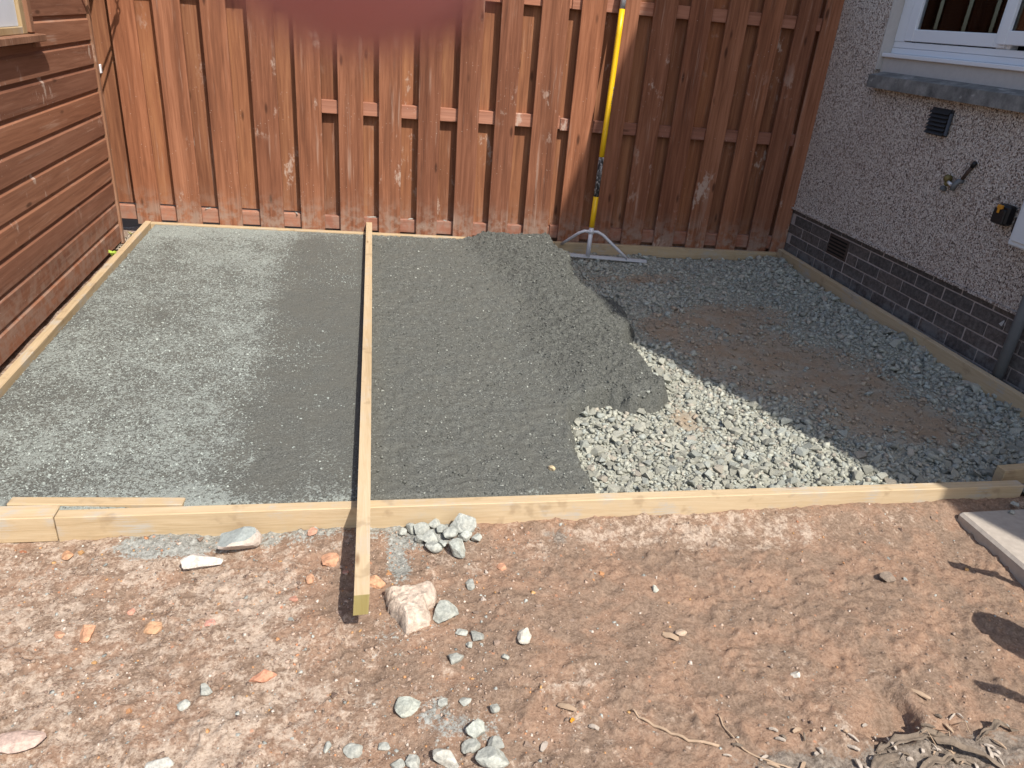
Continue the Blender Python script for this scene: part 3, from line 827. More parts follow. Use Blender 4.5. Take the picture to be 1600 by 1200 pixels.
# iron bracket on the shed corner, above the frame, whose shadow falls on the fence
br = empty('hanging_bracket', (SX + .013, 5.95, 1.6)); tag(br, 'black iron hanging bracket with chain fixed high on the corner of the shed', 'bracket')
def btube(nm, pts, r_):
    return tube(nm, [(p[0] - (SX + .013), 0, p[1] - 1.6) for p in pts], r_, M_iron, br, 6)
btube('arm', [(SX + .014, 1.605), (-1.66, 1.73), (-1.485, 2.056), (-1.465, 2.08)], .0085)
btube('strut', [(SX + .014, 1.625), (-1.69, 1.64), (-1.633, 1.665), (-1.56, 1.83), (-1.475, 2.04)], .0075)
btube('knob', [(-1.490, 2.02), (-1.482, 2.035), (-1.472, 2.06), (-1.465, 2.09)], [.004, .020, .021, .006])
for k in range(8):
    zc = 2.108 + k * .036
    btube('chain_link', [(-1.455 + .010 * math.cos(q) * (1 if k % 2 == 0 else .3), zc + .023 * math.sin(q)) for q in [i * math.pi / 6 for i in range(13)]], .0042)

# ------------------------------------------------------------------ house
HX = 3.70
house = empty('house', (HX, 3.0, 0)); tag(house, 'house with a pebbledash wall, dark brick base and a white framed window', 'house')
HY0, HY1, HTOP = -.33, 9.0, 6.78
def hb(nm, x0, x1, y0, y1, z0, z1, mat, parent=house, bev=0.0, jit=0):
    o = box(nm, x0 - HX, x1 - HX, y0 - 3, y1 - 3, z0, z1, mat, None, bev, jit)
    o.parent = parent
    if parent is not house: o.location = o.location - parent.location
    return o
WZ0h, WZ1h, WYa, WYb = 1.43, 2.95, 2.6, 5.33
wb = bmesh.new()
for (y0, y1, z0, z1) in [(HY0, WYa, .386, HTOP), (WYb, HY1, .386, HTOP), (WYa, WYb, .386, WZ0h), (WYa, WYb, WZ1h, HTOP)]:
    bx(wb, 0, .12, y0 - 3, y1 - 3, z0, z1)
bx(wb, -.022, 0.0, HY0 - 3, HY1 - 3, .386, .402)          # bell cast drip
link('harled_wall', bm_mesh('harled_wall', wb), M_harl, house)
cb = bmesh.new()
bx(cb, .122, .24, HY0 - 3, WYa - 3, -.2, HTOP); bx(cb, .122, .24, WYb - 3, HY1 - 3, -.2, HTOP); bx(cb, .122, .24, WYa - 3, WYb - 3, -.2, WZ0h); bx(cb, .122, .24, WYa - 3, WYb - 3, WZ1h, HTOP)
bx(cb, .24, 7, HY0 - 3, HY0 - 2.9, -.2, HTOP); bx(cb, 6.9, 7, HY0 - 2.9, HY1 - 3.1, -.2, HTOP); bx(cb, .24, 7, HY1 - 3.1, HY1 - 3, -.2, HTOP)
link('inner_wall', bm_mesh('inner_wall', cb), M_render, house)
rb = bmesh.new()
vv = [rb.verts.new(p) for p in ((-.02, HY0 - 3, HTOP), (-.02, HY1 - 3, HTOP), (3.5, HY1 - 3, HTOP + 2.4), (3.5, HY0 - 3, HTOP + 2.4), (7.02, HY1 - 3, HTOP), (7.02, HY0 - 3, HTOP))]
for q in ((0, 1, 2, 3), (3, 2, 4, 5), (0, 3, 5), (1, 4, 2), (0, 5, 4, 1)): rb.faces.new([vv[i] for i in q])
link('roof', bm_mesh('roof', rb), M_roof, house)
# mortar bed and bricks
hb('mortar', HX + .0125, HX + .121, HY0 + .002, HY1 - .002, -.2, .384, M_mortar)
rows = [(.347, .445, 0), (.262, .338, 0), (.178, .253, 1), (.094, .169, 0), (.010, .085, 1), (-.074, .001, 0)]
BW = .266
for (z0, z1, odd) in rows:
    z1c = min(z1, .383)
    if z0 == .347: z1c = .3835
    y = 5.605 + (BW / 2 - .015 if odd else 0) + BW
    if z0 == .347: y += .12
    while y > 2.35:
        a, b = y - BW + .011 + R.uniform(-.002, .002), y - R.uniform(-.002, .002)
        y -= BW
        if b > 6.2 or (z0 in (.262, .178) and a < 5.33 and b > 5.06 + .02 and not odd) : continue
        if z0 in (.262, .178) and odd and (a < 5.345 and b > 5.062):
            if b > 5.345: a = 5.345 
            elif a < 5.062: b = 5.055
            else: continue
            if b - a < .02: continue
        hb('brick', HX + .007 + R.uniform(-.002, .002), HX + .060, a, b, z0, z1c, M_brick, house, .003, .0012)
vent = hb('air_brick', HX + .006, HX + .06, 5.070, 5.338, .178, .336, M_terracotta, house, .003)
for r_ in range(5):
    hb('slot_shade', HX + .003, HX + .012, 5.09, 5.318, .197 + r_ * .027, .209 + r_ * .027, M_slot_shade, vent)  # solid near-black strips stand in for the shade inside the openings
# window
hb('reveal', HX + .002, HX + .115, WYb - .012, WYb - .0005, 1.55, WZ1h - .001, M_render)
up = bmesh.new()
bx(up, .04, .115, WYa - 3 + .001, WYb - 3 - .0125, 1.505, 1.634)
link('upstand', bm_mesh('upstand', up), M_render, house)
sv = [(-.07, 1.432), (-.07, 1.514), (.0, 1.528), (.06, 1.545), (.06, 1.44), (.0, 1.432)]
n_ = len(sv)
v = [(x, 2.5 - 3, z) for x, z in sv] + [(x, 5.275 - 3, z) for x, z in sv]
link('window_sill', mesh_py('window_sill', v, [tuple(range(n_ - 1, -1, -1)), tuple(range(n_, 2 * n_))] + [(k, (k + 1) % n_, n_ + (k + 1) % n_, n_ + k) for k in range(n_)]), M_sill, house)
FX = 3.785
wn_ = empty('window', (FX - HX, 2.3, 1.64)); wn_.parent = house
def wp(nm, x0, x1, y0, y1, z0, z1, mat=M_upvc, bev=.004):
    o = box(nm, x0 - FX, x1 - FX, y0 - 5.3, y1 - 5.3, z0 - 1.64, z1 - 1.64, mat, None, bev); o.parent = wn_; return o
wp('sill', 3.715, 3.80, WYa + .02, 5.315, 1.635, 1.662)
wp('frame', FX, FX + .07, WYa + .01, 5.318, 1.6625, 1.700, bev=.003)
wp('frame', FX + .004, FX + .07, WYa + .01, 5.318, 1.7015, 1.741, bev=.003)
wp('frame', FX, FX + .07, 5.210, 5.318, 1.7415, 2.86)
wp('frame', FX, FX + .07, WYa + .01, WYa + .08, 1.7415, 2.86)
wp('frame', FX, FX + .07, WYa + .01, 5.318, 2.862, 2.93)
wp('mullion', FX + .012, FX + .07, 4.245, 4.36, 1.7415, 2.86)
def sash(x0, ya, yb, z0, z1, st, bt):
    s_ = wp('sash', x0, x0 + .05, ya, ya + st, z0, z1)
    for (a0, a1, c0, c1) in ((yb - st, yb, z0, z1), (ya + st + .0005, yb - st - .0005, z0, z0 + bt), (ya + st + .0005, yb - st - .0005, z1 - st, z1)):
        o = box('sash_rail', x0 + .0005 - FX, x0 + .05 - FX, a0 - 5.3, a1 - 5.3, c0 - 1.64, c1 - 1.64, M_upvc, None, .004)
        o.parent = wn_
    p = box('pane', x0 + .022 - FX, x0 + .026 - FX, ya + st - 5.3, yb - st - 5.3, z0 + bt - 1.64, z1 - st - 1.64, M_glass, None); p.parent = wn_
sash(FX - .006, 4.278, 5.206, 1.748, 2.85, .088, .076)
sash(FX - .030, WYa + .09, 4.322, 1.766, 2.85, .070, .076)
# the room behind the glass
rm = bmesh.new()
bx(rm, .245, .26, 2.0 - 3, WYa - 3, .9, 3.0); 
for a in ((2.4, 2.44, -1.5, 3.0, .8, 3.1), (.26, 2.4, -1.5, -1.46, .8, 3.1), (.26, 2.4, 2.96, 3.0, .8, 3.1), (.26, 2.4, -1.46, 2.96, 3.06, 3.1), (.26, 2.4, -1.46, 2.96, .8, .84)): bx(rm, *a)
link('room_interior', bm_mesh('room_interior', rm), M_room, house)
hb('inside_sill', HX + .16, HX + .42, WYa, WYb, 1.70, 1.735, M_upvc)
hb('blind', HX + .245, HX + .255, 4.93, 5.30, 1.736, 2.9, M_blind)
hb('curtain_edge', HX + .20, HX + .215, 4.915, 4.928, 1.736, 2.9, M_whitebox)
hb('curtain_edge', HX + .20, HX + .212, 5.06, 5.07, 1.736, 2.9, M_whitebox)
hb('curtain_edge', HX + 1.9, HX + 1.96, 4.50, 4.56, 1.4, 2.9, M_blind)
hb('curtain', HX + .25, HX + .27, 3.2, 4.16, 1.74, 2.9, M_net)
v, f = tube_data([(.26, 1.96, 1.735), (.26, 1.96, 1.77), (.26, 1.965, 1.81), (.26, 1.97, 1.835)], [.05, .058, .042, .012], 12)
tag(link('ornament', mesh_py('ornament', v, f, True), M_soapstone, None, (HX, 3, 0)), 'small pale ornament on the sill inside the white framed window', 'ornament')
# wall vent under the sill
wv = hb('wall_vent', HX - .010, HX + .001, 4.405, 4.600, 1.212, 1.375, M_vent, house, .002)
for k in range(6):
    z = 1.220 + k * .025
    lv = mesh_py('louvre', [(-.034, 4.42, z), (-.034, 4.59, z), (-.010, 4.59, z + .026), (-.010, 4.42, z + .026), (-.030, 4.42, z - .002), (-.030, 4.59, z - .002), (-.008, 4.59, z + .020), (-.008, 4.42, z + .020)],
                 [(0, 3, 2, 1), (4, 5, 6, 7), (0, 1, 5, 4), (1, 2, 6, 5), (2, 3, 7, 6), (3, 0, 4, 7)])
    o = link('louvre', lv, M_vent, wv); o.location = Vector((0, -3, 0)) - wv.location
M_ventblue = plain('faded_blue_plastic', (.075, .09, .115), .5, .35)
o = hb('vent_side', HX - .026, HX - .009, 4.398, 4.412, 1.222, 1.355, M_ventblue, wv, .002)
# tap stub
tap = empty('pipe_stub', (0, 1.18, .975)); tap.parent = house
def tt(nm, pts, r_, mat): 
    v, f = tube_data([(p[0], p[1] - 4.18, p[2] - .975) for p in pts], r_, 10); link(nm, mesh_py(nm, v, f, True), mat, tap)
tt('elbow', [(.005, 4.155, .99), (-.03, 4.155, .985), (-.045, 4.16, .96), (-.045, 4.165, .93)], .017, M_pipe)
tt('brass_nut', [(-.028, 4.262, .985), (-.028, 4.237, .985)], .024, M_brass)
tt('brass_nut', [(-.01, 4.262, .955), (-.03, 4.242, .955)], .018, M_brass)
tt('spindle', [(-.028, 4.237, .965), (-.033, 4.20, .955)], .010, M_white)
tt('copper_tail', [(-.012, 4.15, 1.0), (-.012, 4.125, 1.05), (-.01, 4.105, 1.085)], [.010, .011, .011], M_terracotta)
tt('pipe_cap', [(-.012, 4.105, 1.085), (-.012, 4.088, 1.115)], [.014, .012], M_black)
tt('pipe_clip', [(.0, 4.30, .915), (-.015, 4.27, .915)], .017, M_pipe)
# black weatherproof sockets with orange latches
for i, (y, z) in enumerate([(3.725, .890), (3.560, .872)]):
    s_ = hb('outlet_box', HX - .060, HX + .001, y - .050, y + .050, z - .062, z + .052, M_black, house, .012)
    hb('lid', HX - .076, HX - .061, y - .044, y + .044, z - .056, z + .030, M_black, s_, .006)
    hb('latch', HX - .080, HX - .062, y - .014, y + .024, z + .026, z + .050, M_orange, s_, .004)
    hb('latch', HX - .084, HX - .0765, y - .006, y + .010, z + .004, z + .030, M_orange, s_, .002)
wbx = hb('meter_box', HX - .125, HX + .001, 2.95, 3.545, .760, 1.30, M_whitebox, house, .008)
hb('lid', HX - .134, HX - .126, 2.975, 3.520, .790, 1.27, M_whitebox, wbx, .003)
# paint blot and downpipe
o = link('paint_blot', HMESH[3], None, house, (.006, .499, .302), (0, math.pi / 2, .4)); o.scale = (.026, .030, .008); o.color = (.62, .60, .58, 1)
v, f = tube_data([(-.048, .345, -.10), (-.048, .345, .5), (-.048, .345, HTOP - .05)], .0315, 14)
link('downpipe', mesh_py('downpipe', v, f, True), M_pipe, house)
for z in (.95, 2.6, 4.4):
    v, f = tube_data([(-.048, .345, z), (-.048, .345, z + .03)], .037, 14); link('pipe_bracket', mesh_py('pipe_bracket', v, f, True), M_pipe, house)

# ------------------------------------------------------------------ concrete rake
B0 = Vector((1.862, 5.80, -.040)); T0 = Vector((1.968, 6.040, 1.99))
rake = empty('concrete_rake', B0); tag(rake, 'long yellow handled concrete rake leaning on the fence', 'rake')
ax = T0 - B0
def seg(nm, a, b, r_, mat, nseg=2):
    v, f = tube_data([ax * (a + (b - a) * k / nseg) for k in range(nseg + 1)], r_, 14); return link(nm, mesh_py(nm, v, f, True), mat, rake)
seg('ferrule', .0, .115, .0185, M_silver)
seg('handle', .1151, .235, .0215, M_yellow)
seg('scuffed_band', .2351, .385, .0210, M_worn)
h2 = seg('handle', .3851, .905, .0215, M_yellow, 6)
seg('end_sleeve', .9051, 1.0, .0208, M_steel)
# faint dark lettering band, too worn to read
axn = ax.normalized()
for k in range(9):
    t = .575 + k * .0078
    p = ax * t; side = Vector((.75, -.66, 0)).normalized() * .0212
    q = axn * .0042; w_ = axn.cross(side).normalized() * (.008 if k % 3 else .005)
    c0 = p + side
    pts = [c0 - q - w_, c0 - q + w_, c0 + q + w_ * (.6 if k % 2 else 1), c0 + q - w_]
    nrm = side.normalized() * .0012
    link('lettering', mesh_py('lettering', [a + nrm for a in pts] + [a - nrm for a in pts], [(0, 1, 2, 3), (7, 6, 5, 4), (0, 4, 5, 1), (1, 5, 6, 2), (2, 6, 7, 3), (3, 7, 4, 0)]), M_worn, rake)
hdir = (Vector((2.340, 5.735, -.048)) - Vector((1.862, 5.795, -.040))).normalized()
hl = .50
def hp_(t, dz=0, dy=0): return hdir * t + Vector((0, dy, dz))
hv = []
for t in (-hl, hl):
    for (dy, dz) in ((-.006, -.020), (.030, -.020), (.030, .000), (-.006, .004)): hv.append(hp_(t, dz + (.012 if t < 0 else 0), dy))
link('blade', mesh_py('blade', hv, [(0, 3, 2, 1), (4, 5, 6, 7), (0, 1, 5, 4), (1, 2, 6, 5), (2, 3, 7, 6), (3, 0, 4, 7)]), M_silver, rake)
kn = ax * .098
for s_ in (-1, 1):
    foot = hp_(.33 * s_, .004)
    if s_ < 0: foot = Vector((1.690 - 1.862, 6.02 - 5.80, .035)) 
    mid = kn + hdir * .055 * s_ + Vector((0, 0, .003))
    m2 = kn + hdir * .105 * s_ + Vector((0, -.0, -.022))
    pts = [kn + hdir * .0 * s_, mid, m2] + [m2.lerp(foot, k / 3) for k in (1, 2, 3)]
    tube('brace', pts, .0125, M_silver, rake, 8)
tube('collar', [ax * .090, ax * .107], .0235, M_silver, rake, 12)

# ------------------------------------------------------------------ concrete path at lower right
pb = bmesh.new()
Lx = lambda y: 2.500
pts = []
bx(pb, 2.505, 3.69, -1.0, 2.225, -.20, -.052, .012)
path = link('path', bm_mesh('path', pb), M_path); tag(path, kind='structure')
bpy.context.view_layer.update()

# ------------------------------------------------------------------ loose lumps
def rock(seed, sx, sy, sz_, sub=3, cuts=9, rough=.05, rfreq=4):
    rr = random.Random(seed); bm = bmesh.new(); bmesh.ops.create_icosphere(bm, subdivisions=sub, radius=1.0)
    pl = []
    for k in range(cuts):
        n_ = Vector((rr.gauss(0, 1), rr.gauss(0, 1), rr.gauss(0, 1))).normalized(); pl.append((n_, rr.uniform(.42, .80)))
    for v in bm.verts:
        p = v.co.copy()
        for n_, c in pl:
            t = p.dot(n_)
            if t > c: p -= n_ * (t - c)
        n = 0
        for k in range(3):
            ph = (seed * 1.7 + k * 2.3)
            n += math.sin(p.x * rfreq * (k + 1) + ph) * math.sin(p.y * rfreq * (k + 1) * 1.1 + ph * .7) * math.cos(p.z * rfreq * (k + 1) * .9 + ph) / (k + 1)
        p *= 1 + rough * n + rr.uniform(-.012, .012)
        v.co = (p.x * sx, p.y * sy, p.z * sz_)
    return bm_mesh('stone', bm)
def lump(name, x, y, w, dpt, h, label, cat, col, group=None, mat=M_stone, rz=None, seed=None, sink=.35, sub=2, rough=.05, tilt=0.0, zbase=None):
    seed = seed if seed is not None else R.randrange(9999)
    me = rock(seed, w / 2 * 1.22, dpt / 2 * 1.2, h / 2 * 1.1, sub + (1 if sub < 3 else 0), 11, rough)
    z = (dirt_z(x, y) if zbase is None else zbase) + h / 2 * (1 - sink)
    o = link(name, me, mat, None, (x, y, z), (tilt, 0, rz if rz is not None else R.uniform(-.5, .5)))
    o.color = (*col, 1)
    return tag(o, label, cat, group)
# the big pale lump, built from its outline
OUT = [(.073, 1.988), (.115, 1.992), (.158, 1.986), (.190, 2.000), (.220, 2.005), (.245, 1.992), (.250, 1.965), (.239, 1.925), (.212, 1.903), (.218, 1.868), (.216, 1.832), (.178, 1.822), (.158, 1.806), (.137, 1.800), (.122, 1.835), (.108, 1.868), (.088, 1.915), (.078, 1.955)]
cx, cy = .165, 1.91
gx, gy, gf_ = grid(.03, .29, 1.76, 2.04, .0042)
sdl = poly_sdf(gx, gy, OUT) + .016 * (fbm(gx, gy, 34, 201, 3) - .5)
hl_ = .042 * np.sqrt(np.clip(sdl / .020, 0, 1)) * (1 - .25 * np.clip((1.93 - gy) / .12, 0, 1) * np.clip((gx - .14) / .08, 0, 1))
hl_ += np.clip(sdl / .02, 0, 1) * (.030 * (fbm(gx, gy, 16, 202, 4, .62) - .5) + .010 * (fbm(gx, gy, 80, 203, 2) - .5))
hl_ = np.where(sdl > 0, hl_, -.03)
lv_ = np.stack([gx - cx, gy - cy, hl_], -1).reshape(-1, 3)
lk = (sdl > -.006).ravel()[gf_].all(1)
o = link('concrete_lump', np_mesh('concrete_lump', lv_, gf_[lk], None, True), M_lump, None, (cx, cy, dirt_z(cx, cy) + .008))
o.color = (.56, .46, .375, 1)
tag(o, 'large pale jagged lump of old concrete lying beside the batten end', 'concrete lump')
lump('stone', .272, 1.872, .098, .085, .05, 'flat blue grey stone touching the right side of the big pale lump', 'stone', (.40, .415, .37), rz=-.35, seed=5, sub=3)
lump('mortar_block', -.555, 2.20, .155, .055, .065, 'long white piece of broken mortar on the dirt below the front board', 'mortar piece', (.57, .52, .47), rz=.32, seed=12, sub=3, sink=.25)
lump('stone', -.438, 2.295, .140, .105, .11, 'rounded stone with a grey cement skin resting against the front board', 'stone', (.5, .5, .5), mat=M_capped, rz=.2, seed=21, sub=3, sink=.2)
G1 = 'grey stones heaped against the front board'
LS = 'small grey broken stone in the heap against the front board right of the batten'
first = True
for i, (x, y, w, dd) in enumerate([(.276, 2.345, .066, .055), (.222, 2.315, .056, .060), (.306, 2.31, .044, .045), (.252, 2.270, .066, .062), (.266, 2.225, .060, .055), (.333, 2.275, .055, .065), (.380, 2.265, .055, .052), (.426, 2.26, .038, .045), (.190, 2.330, .048, .048), (.156, 2.32, .036, .04), (.212, 2.265, .042, .04), (.30, 2.235, .035, .04), (.355, 2.31, .042, .05)]):
    c = R.uniform(.33, .43)
    lump('stone', x, y, w, dd, min(w, dd) * .8, LS, 'stone', (c, c * 1.04, c * .95), G1, sink=.15, seed=300 + i)
lump('stone', .383, 2.312, .098, .085, .088, 'largest rounded grey stone of the heap, touching the front board', 'stone', (.41, .425, .39), seed=44, sub=3, sink=.1)
lump('stone', .345, 2.195, .066, .085, .055, 'blocky grey stone at the near end of the heap by the front board', 'stone', (.40, .42, .38), seed=47, sub=3, sink=.15)
G2 = 'grey stones strewn over the near dirt'; 
gs = [(.373, 2.019, .034, .052), (-.028, 1.416, .056, .042), (-.099, 1.433, .022, .036), (.281, 1.682, .047, .042), (.291, 1.517, .036, .033), (.432, 1.673, .026, .027), (.368, 1.479, .028, .03), (.358, 1.762, .05, .045), (-.443, 1.649, .042, .05), (-.496, 1.621, .03, .034), (.051, 1.421, .036, .033), (.227, 1.527, .03, .03), (.128, 1.358, .048, .045), (.089, 1.353, .035, .034), (.285, 1.371, .048, .044), (.349, 1.367, .052, .046), (.315, 1.79, .04, .03), (.33, 1.74, .03, .03)]
GL = ['grey pebble just right of the big pale lump', 'grey angular stone near the bottom edge left of the pitted stone', 'small grey sliver of stone left of the angular stone at the bottom', 'grey stone below and right of the flat blue grey stone', 'grey stone above the gravel patch at the bottom', 'small grey stone left of the single pale rounded stone', 'small grey stone right of the gravel patch at the bottom', 'grey stone halfway between the flat blue grey stone and the pale rounded stone', 'grey stone in the reddish dirt left of the orange brick piece', 'smaller grey stone next to the one in the reddish dirt at left', 'grey stone below the pitted stone', 'grey stone just above the round stone of the gravel patch', 'grey stone at the bottom edge below the pitted stone', 'small grey stone at the very bottom left of the pointed stone', 'grey stone in the middle of the gravel patch at the bottom', 'grey stone at the right of the gravel patch by the bottom edge', 'grey stone close below the flat blue grey stone', 'tiny grey stone in the group below the flat blue grey stone']
for i, (x, y, w, dd) in enumerate(gs):
    c = R.uniform(.32, .44)
    lump('stone', x, y, w, dd, min(w, dd) * .6, GL[i], 'stone', (c * .98, c, c * .9), G2, sink=.4, seed=400 + i)
lump('stone', .116, 1.534, .076, .075, .032, 'flat angular grey stone with a pit, alone on the dirt near the bottom', 'stone', (.42, .44, .385), seed=61, sub=3, sink=.4)
lump('stone', .311, 1.425, .060, .062, .046, 'round grey stone on the small gravel patch at the bottom edge', 'stone', (.43, .45, .40), seed=62, sub=3)
lump('stone', .335, 1.335, .092, .062, .05, 'widest grey stone at the bottom edge of the gravel patch', 'stone', (.43, .445, .40), seed=63, sub=3)
lump('stone', .218, 1.340, .070, .05, .04, 'pointed grey stone left of the widest stone at the bottom edge', 'stone', (.45, .44, .39), seed=64, sub=3, rz=-.4)
lump('stone', .500, 1.738, .056, .060, .035, 'single pale rounded stone on the brown dirt right of the stony patch', 'stone', (.56, .53, .46), seed=65, sub=3)
lump('stone', -.517, 1.433, .066, .055, .035, 'pale grey stone in the reddish dirt at the bottom left', 'stone', (.46, .45, .41), seed=66, sub=3, sink=.6)
lump('slab_piece', -.885, 1.540, .115, .075, .03, 'flat pinkish slab piece at the bottom left corner', 'stone', (.52, .39, .33), seed=67, sub=3, sink=.7)
G3 = 'orange brick fragments in the dirt'
og = [(-.648, 1.929, .052, .055), (-.907, 1.921, .036, .028), (-.177, 2.345, .046, .05), (-.175, 2.091, .034, .045), (.497, 2.103, .044, .048), (-.726, 2.016, .024, .028), (-.479, 1.925, .037, .03), (-1.0, 2.30, .045, .05), (-.06, 2.12, .03, .03), (-.22, 2.0, .03, .03)]
for i, (x, y, w, dd) in enumerate(og):
    lump('brick_fragment', x, y, w, dd, min(w, dd) * .55, 'small orange fragment of broken brick pressed into the dirt', 'brick fragment', (.50, R.uniform(.26, .31), R.uniform(.17, .21)), G3, sink=.55, seed=500 + i)
lump('brick_fragment', -.829, 1.929, .056, .080, .03, 'large pale orange brick piece in the dirt at the far left', 'brick fragment', (.60, .34, .21), seed=71, sub=3, sink=.6)
lump('brick_fragment', -.288, 1.687, .078, .055, .03, 'bright orange brick piece alone on the bare dirt below the batten end', 'brick fragment', (.56, .28, .18), seed=72, sub=3, sink=.55)
lump('brick_fragment', .052, 2.050, .060, .062, .035, 'orange brick piece tucked between the batten end and the big pale lump', 'brick fragment', (.58, .33, .20), seed=73, sub=3, sink=.5)
lump('brick_fragment', -.110, 2.195, .080, .062, .03, 'broad orange brick piece left of the batten near the front board', 'brick fragment', (.58, .32, .20), seed=74, sub=3, sink=.55)
lump('stone', .788, 2.586, .030, .036, .022, 'small cream stone lying on the dark concrete near the front board', 'stone', (.58, .47, .30), seed=81, zbase=conc_z(.788, 2.586), sink=.2)
lump('stone', 1.031, 1.939, .034, .036, .02, 'small pale stone on the brown dirt just right of the middle', 'stone', (.50, .50, .43), seed=82, sink=.4)
lump('stone', 1.346, 1.512, .028, .029, .018, 'small white stone on the brown dirt at lower right', 'stone', (.62, .58, .50), seed=83, sink=.4)
lump('stone', 1.944, 1.90, .05, .05, .035, 'dark brown stone below the right end of the front board', 'stone', (.24, .19, .15), seed=84, sink=.35)
lump('stone', 1.045, 1.725, .04, .03, .02, 'tan chip of stone on the smooth brown dirt', 'stone', (.52, .40, .30), seed=85, sink=.4)
lump('mortar_lump', .086, 6.31, .085, .05, .022, 'flat dab of mortar on the far end of the straight batten', 'mortar piece', (.45, .41, .36), seed=86, zbase=.072, sink=.1)
# gritty stones along the right of the front board on the path corner
for i, (x, y, s_) in enumerate([(2.85, 2.20, .05), (2.93, 2.16, .06), (2.80, 2.24, .04), (3.0, 2.22, .07), (2.74, 2.19, .03), (2.90, 2.08, .035)]):
    lump('stone', x, y, s_, s_ * .8, s_ * .6, 'grey stone piled on the concrete path at the right end of the front board', 'stone', (.36, .365, .33), 'grey stones on the path corner', zbase=-.052, sink=.1, seed=600 + i)

# ------------------------------------------------------------------ twigs, chips, leaves
def ground_path(pts, lift=.004):
    return [(x, y, dirt_z(x, y) + lift + .003 * math.sin(i * 1.9)) for i, (x, y) in enumerate(pts)]
def dens(pts, n=4):
    out = []
    for a, b in zip(pts[:-1], pts[1:]):
        for k in range(n): t = k / n; out.append((a[0] + (b[0] - a[0]) * t, a[1] + (b[1] - a[1]) * t))
    return out + [pts[-1]]
tp = dens([(.766, 1.436), (.791, 1.404), (.846, 1.358), (.897, 1.316), (.974, 1.284)])
tag(tube('twig', ground_path(tp, .006), [.0022 + .0022 * min(1, k / 6) for k in range(len(tp))], M_twig, None, 7), 'long pale bent twig lying on the dirt at the bottom', 'twig')
tp = dens([(1.018, 1.388), (1.023, 1.321), (1.04, 1.267), (1.094, 1.22), (1.16, 1.185)])
tag(tube('twig', ground_path(tp, .005), .0026, M_twig, None, 6), 'thin curved twig among the litter right of the long pale twig', 'twig')
def chip(x, y, L, w, rz, label, mat=M_chip, group=None, cat='wood chip'):
    v = []; n = 5
    for k in range(n + 1):
        t = k / n; ww = w / 2 * (math.sin(math.pi * (.12 + .76 * t)) ** .6)
        for (s_, zt) in ((-1, 0), (1, 0), (1, .004), (-1, .004)): v.append(((t - .5) * L, s_ * ww * (1 + R.uniform(-.15, .15)), zt + .004 * math.sin(t * 3) + R.uniform(0, .0015)))
    f = [(0, 1, 2, 3), tuple(n * 4 + k for k in (3, 2, 1, 0))]
    for i in range(n):
        for k in range(4): k2 = (k + 1) % 4; f.append((i * 4 + k, i * 4 + 4 + k, i * 4 + 4 + k2, i * 4 + k2))
    o = link('wood_chip' if cat == 'wood chip' else 'dry_leaf', mesh_py('wood_chip', v, f), mat, None, (x, y, dirt_z(x, y) + .003), (R.uniform(-.15, .15), R.uniform(-.1, .1), rz))
    return tag(o, label, cat, group)
chip(1.004, 1.715, .058, .026, -.5, 'tan oval wood chip in a scuffed hollow of the dirt', M_twig)
chip(.579, 1.463, .056, .018, -.55, 'pale split wood chip left of the long twig', M_twig)
chip(.487, 1.352, .034, .014, .9, 'small grey wood chip near the bottom edge', M_chip)
chip(1.695, 1.386, .068, .014, -.85, 'pale splinter of wood right of the rounded clod', M_twig)
chip(.642, 1.394, .03, .014, -.5, 'small pale wood chip above the left part of the long twig', M_chip)
chip(.586, 1.425, .016, .009, .6, 'tiny yellow flake on the dirt near the bottom', M_orange)
G4 = 'bark and leaf litter at lower right'
for i in range(70):
    x = R.uniform(.98, 1.85); y = R.uniform(1.10, 1.30) + .02 * R.random()
    chip(x, y, R.uniform(.012, .042), R.uniform(.004, .012), R.uniform(-3, 3), 'small dry scrap of bark and leaf litter along the bottom right edge', R.choice([M_chip, M_chip, M_dryleaf, M_twig]), G4)
# withered strap leaves at the bottom right corner
def leaf(pts, w, label, name='dry_leaf', lift=.0):
    pts = [Vector(a).lerp(Vector(b), k / 3) + Vector((R.uniform(-.004, .004), R.uniform(-.004, .004), R.uniform(-.004, .004))) for a, b in zip(pts[:-1], pts[1:]) for k in range(3)] + [Vector(pts[-1])]
    v = []; n = len(pts); w *= .62
    for k, (x, y, z) in enumerate(pts):
        t = k / (n - 1); ww = w / 2 * math.sin(math.pi * (.08 + .86 * t)) ** .7 * R.uniform(.6, 1.15)
        a = Vector(pts[min(k + 1, n - 1)]) - Vector(pts[max(k - 1, 0)]); s_ = Vector((-a.y, a.x, 0)).normalized()
        zb = dirt_z(x, y) + z * .55
        for q in (-1, -.4, .4, 1): v.append((x + s_.x * ww * q, y + s_.y * ww * q, zb + .012 * abs(q) * ww / (w / 2) + R.uniform(-.006, .006)))
    f = [(k * 4 + q, k * 4 + q + 1, k * 4 + 5 + q, k * 4 + 4 + q) for k in range(n - 1) for q in range(3)]
    me = mesh_py(name, v, f, True)
    o = link(name, me, M_dryleaf); md = o.modifiers.new('thick', 'SOLIDIFY'); md.thickness = .0016
    return tag(o, label, 'dry leaf')
leaf([(1.425, 1.215, .004), (1.49, 1.228, .022), (1.57, 1.232, .030), (1.65, 1.240, .020), (1.70, 1.250, .008)], .048, 'curled grey withered leaf on the dirt above the bottom right corner')
leaf([(1.355, 1.150, .004), (1.40, 1.178, .014), (1.45, 1.190, .020), (1.51, 1.186, .008)], .050, 'pale withered leaf lying left of the curled grey leaf')
leaf([(1.585, 1.245, .008), (1.66, 1.205, .034), (1.73, 1.160, .030), (1.80, 1.10, .010)], .040, 'long grey withered leaf running to the bottom right corner')
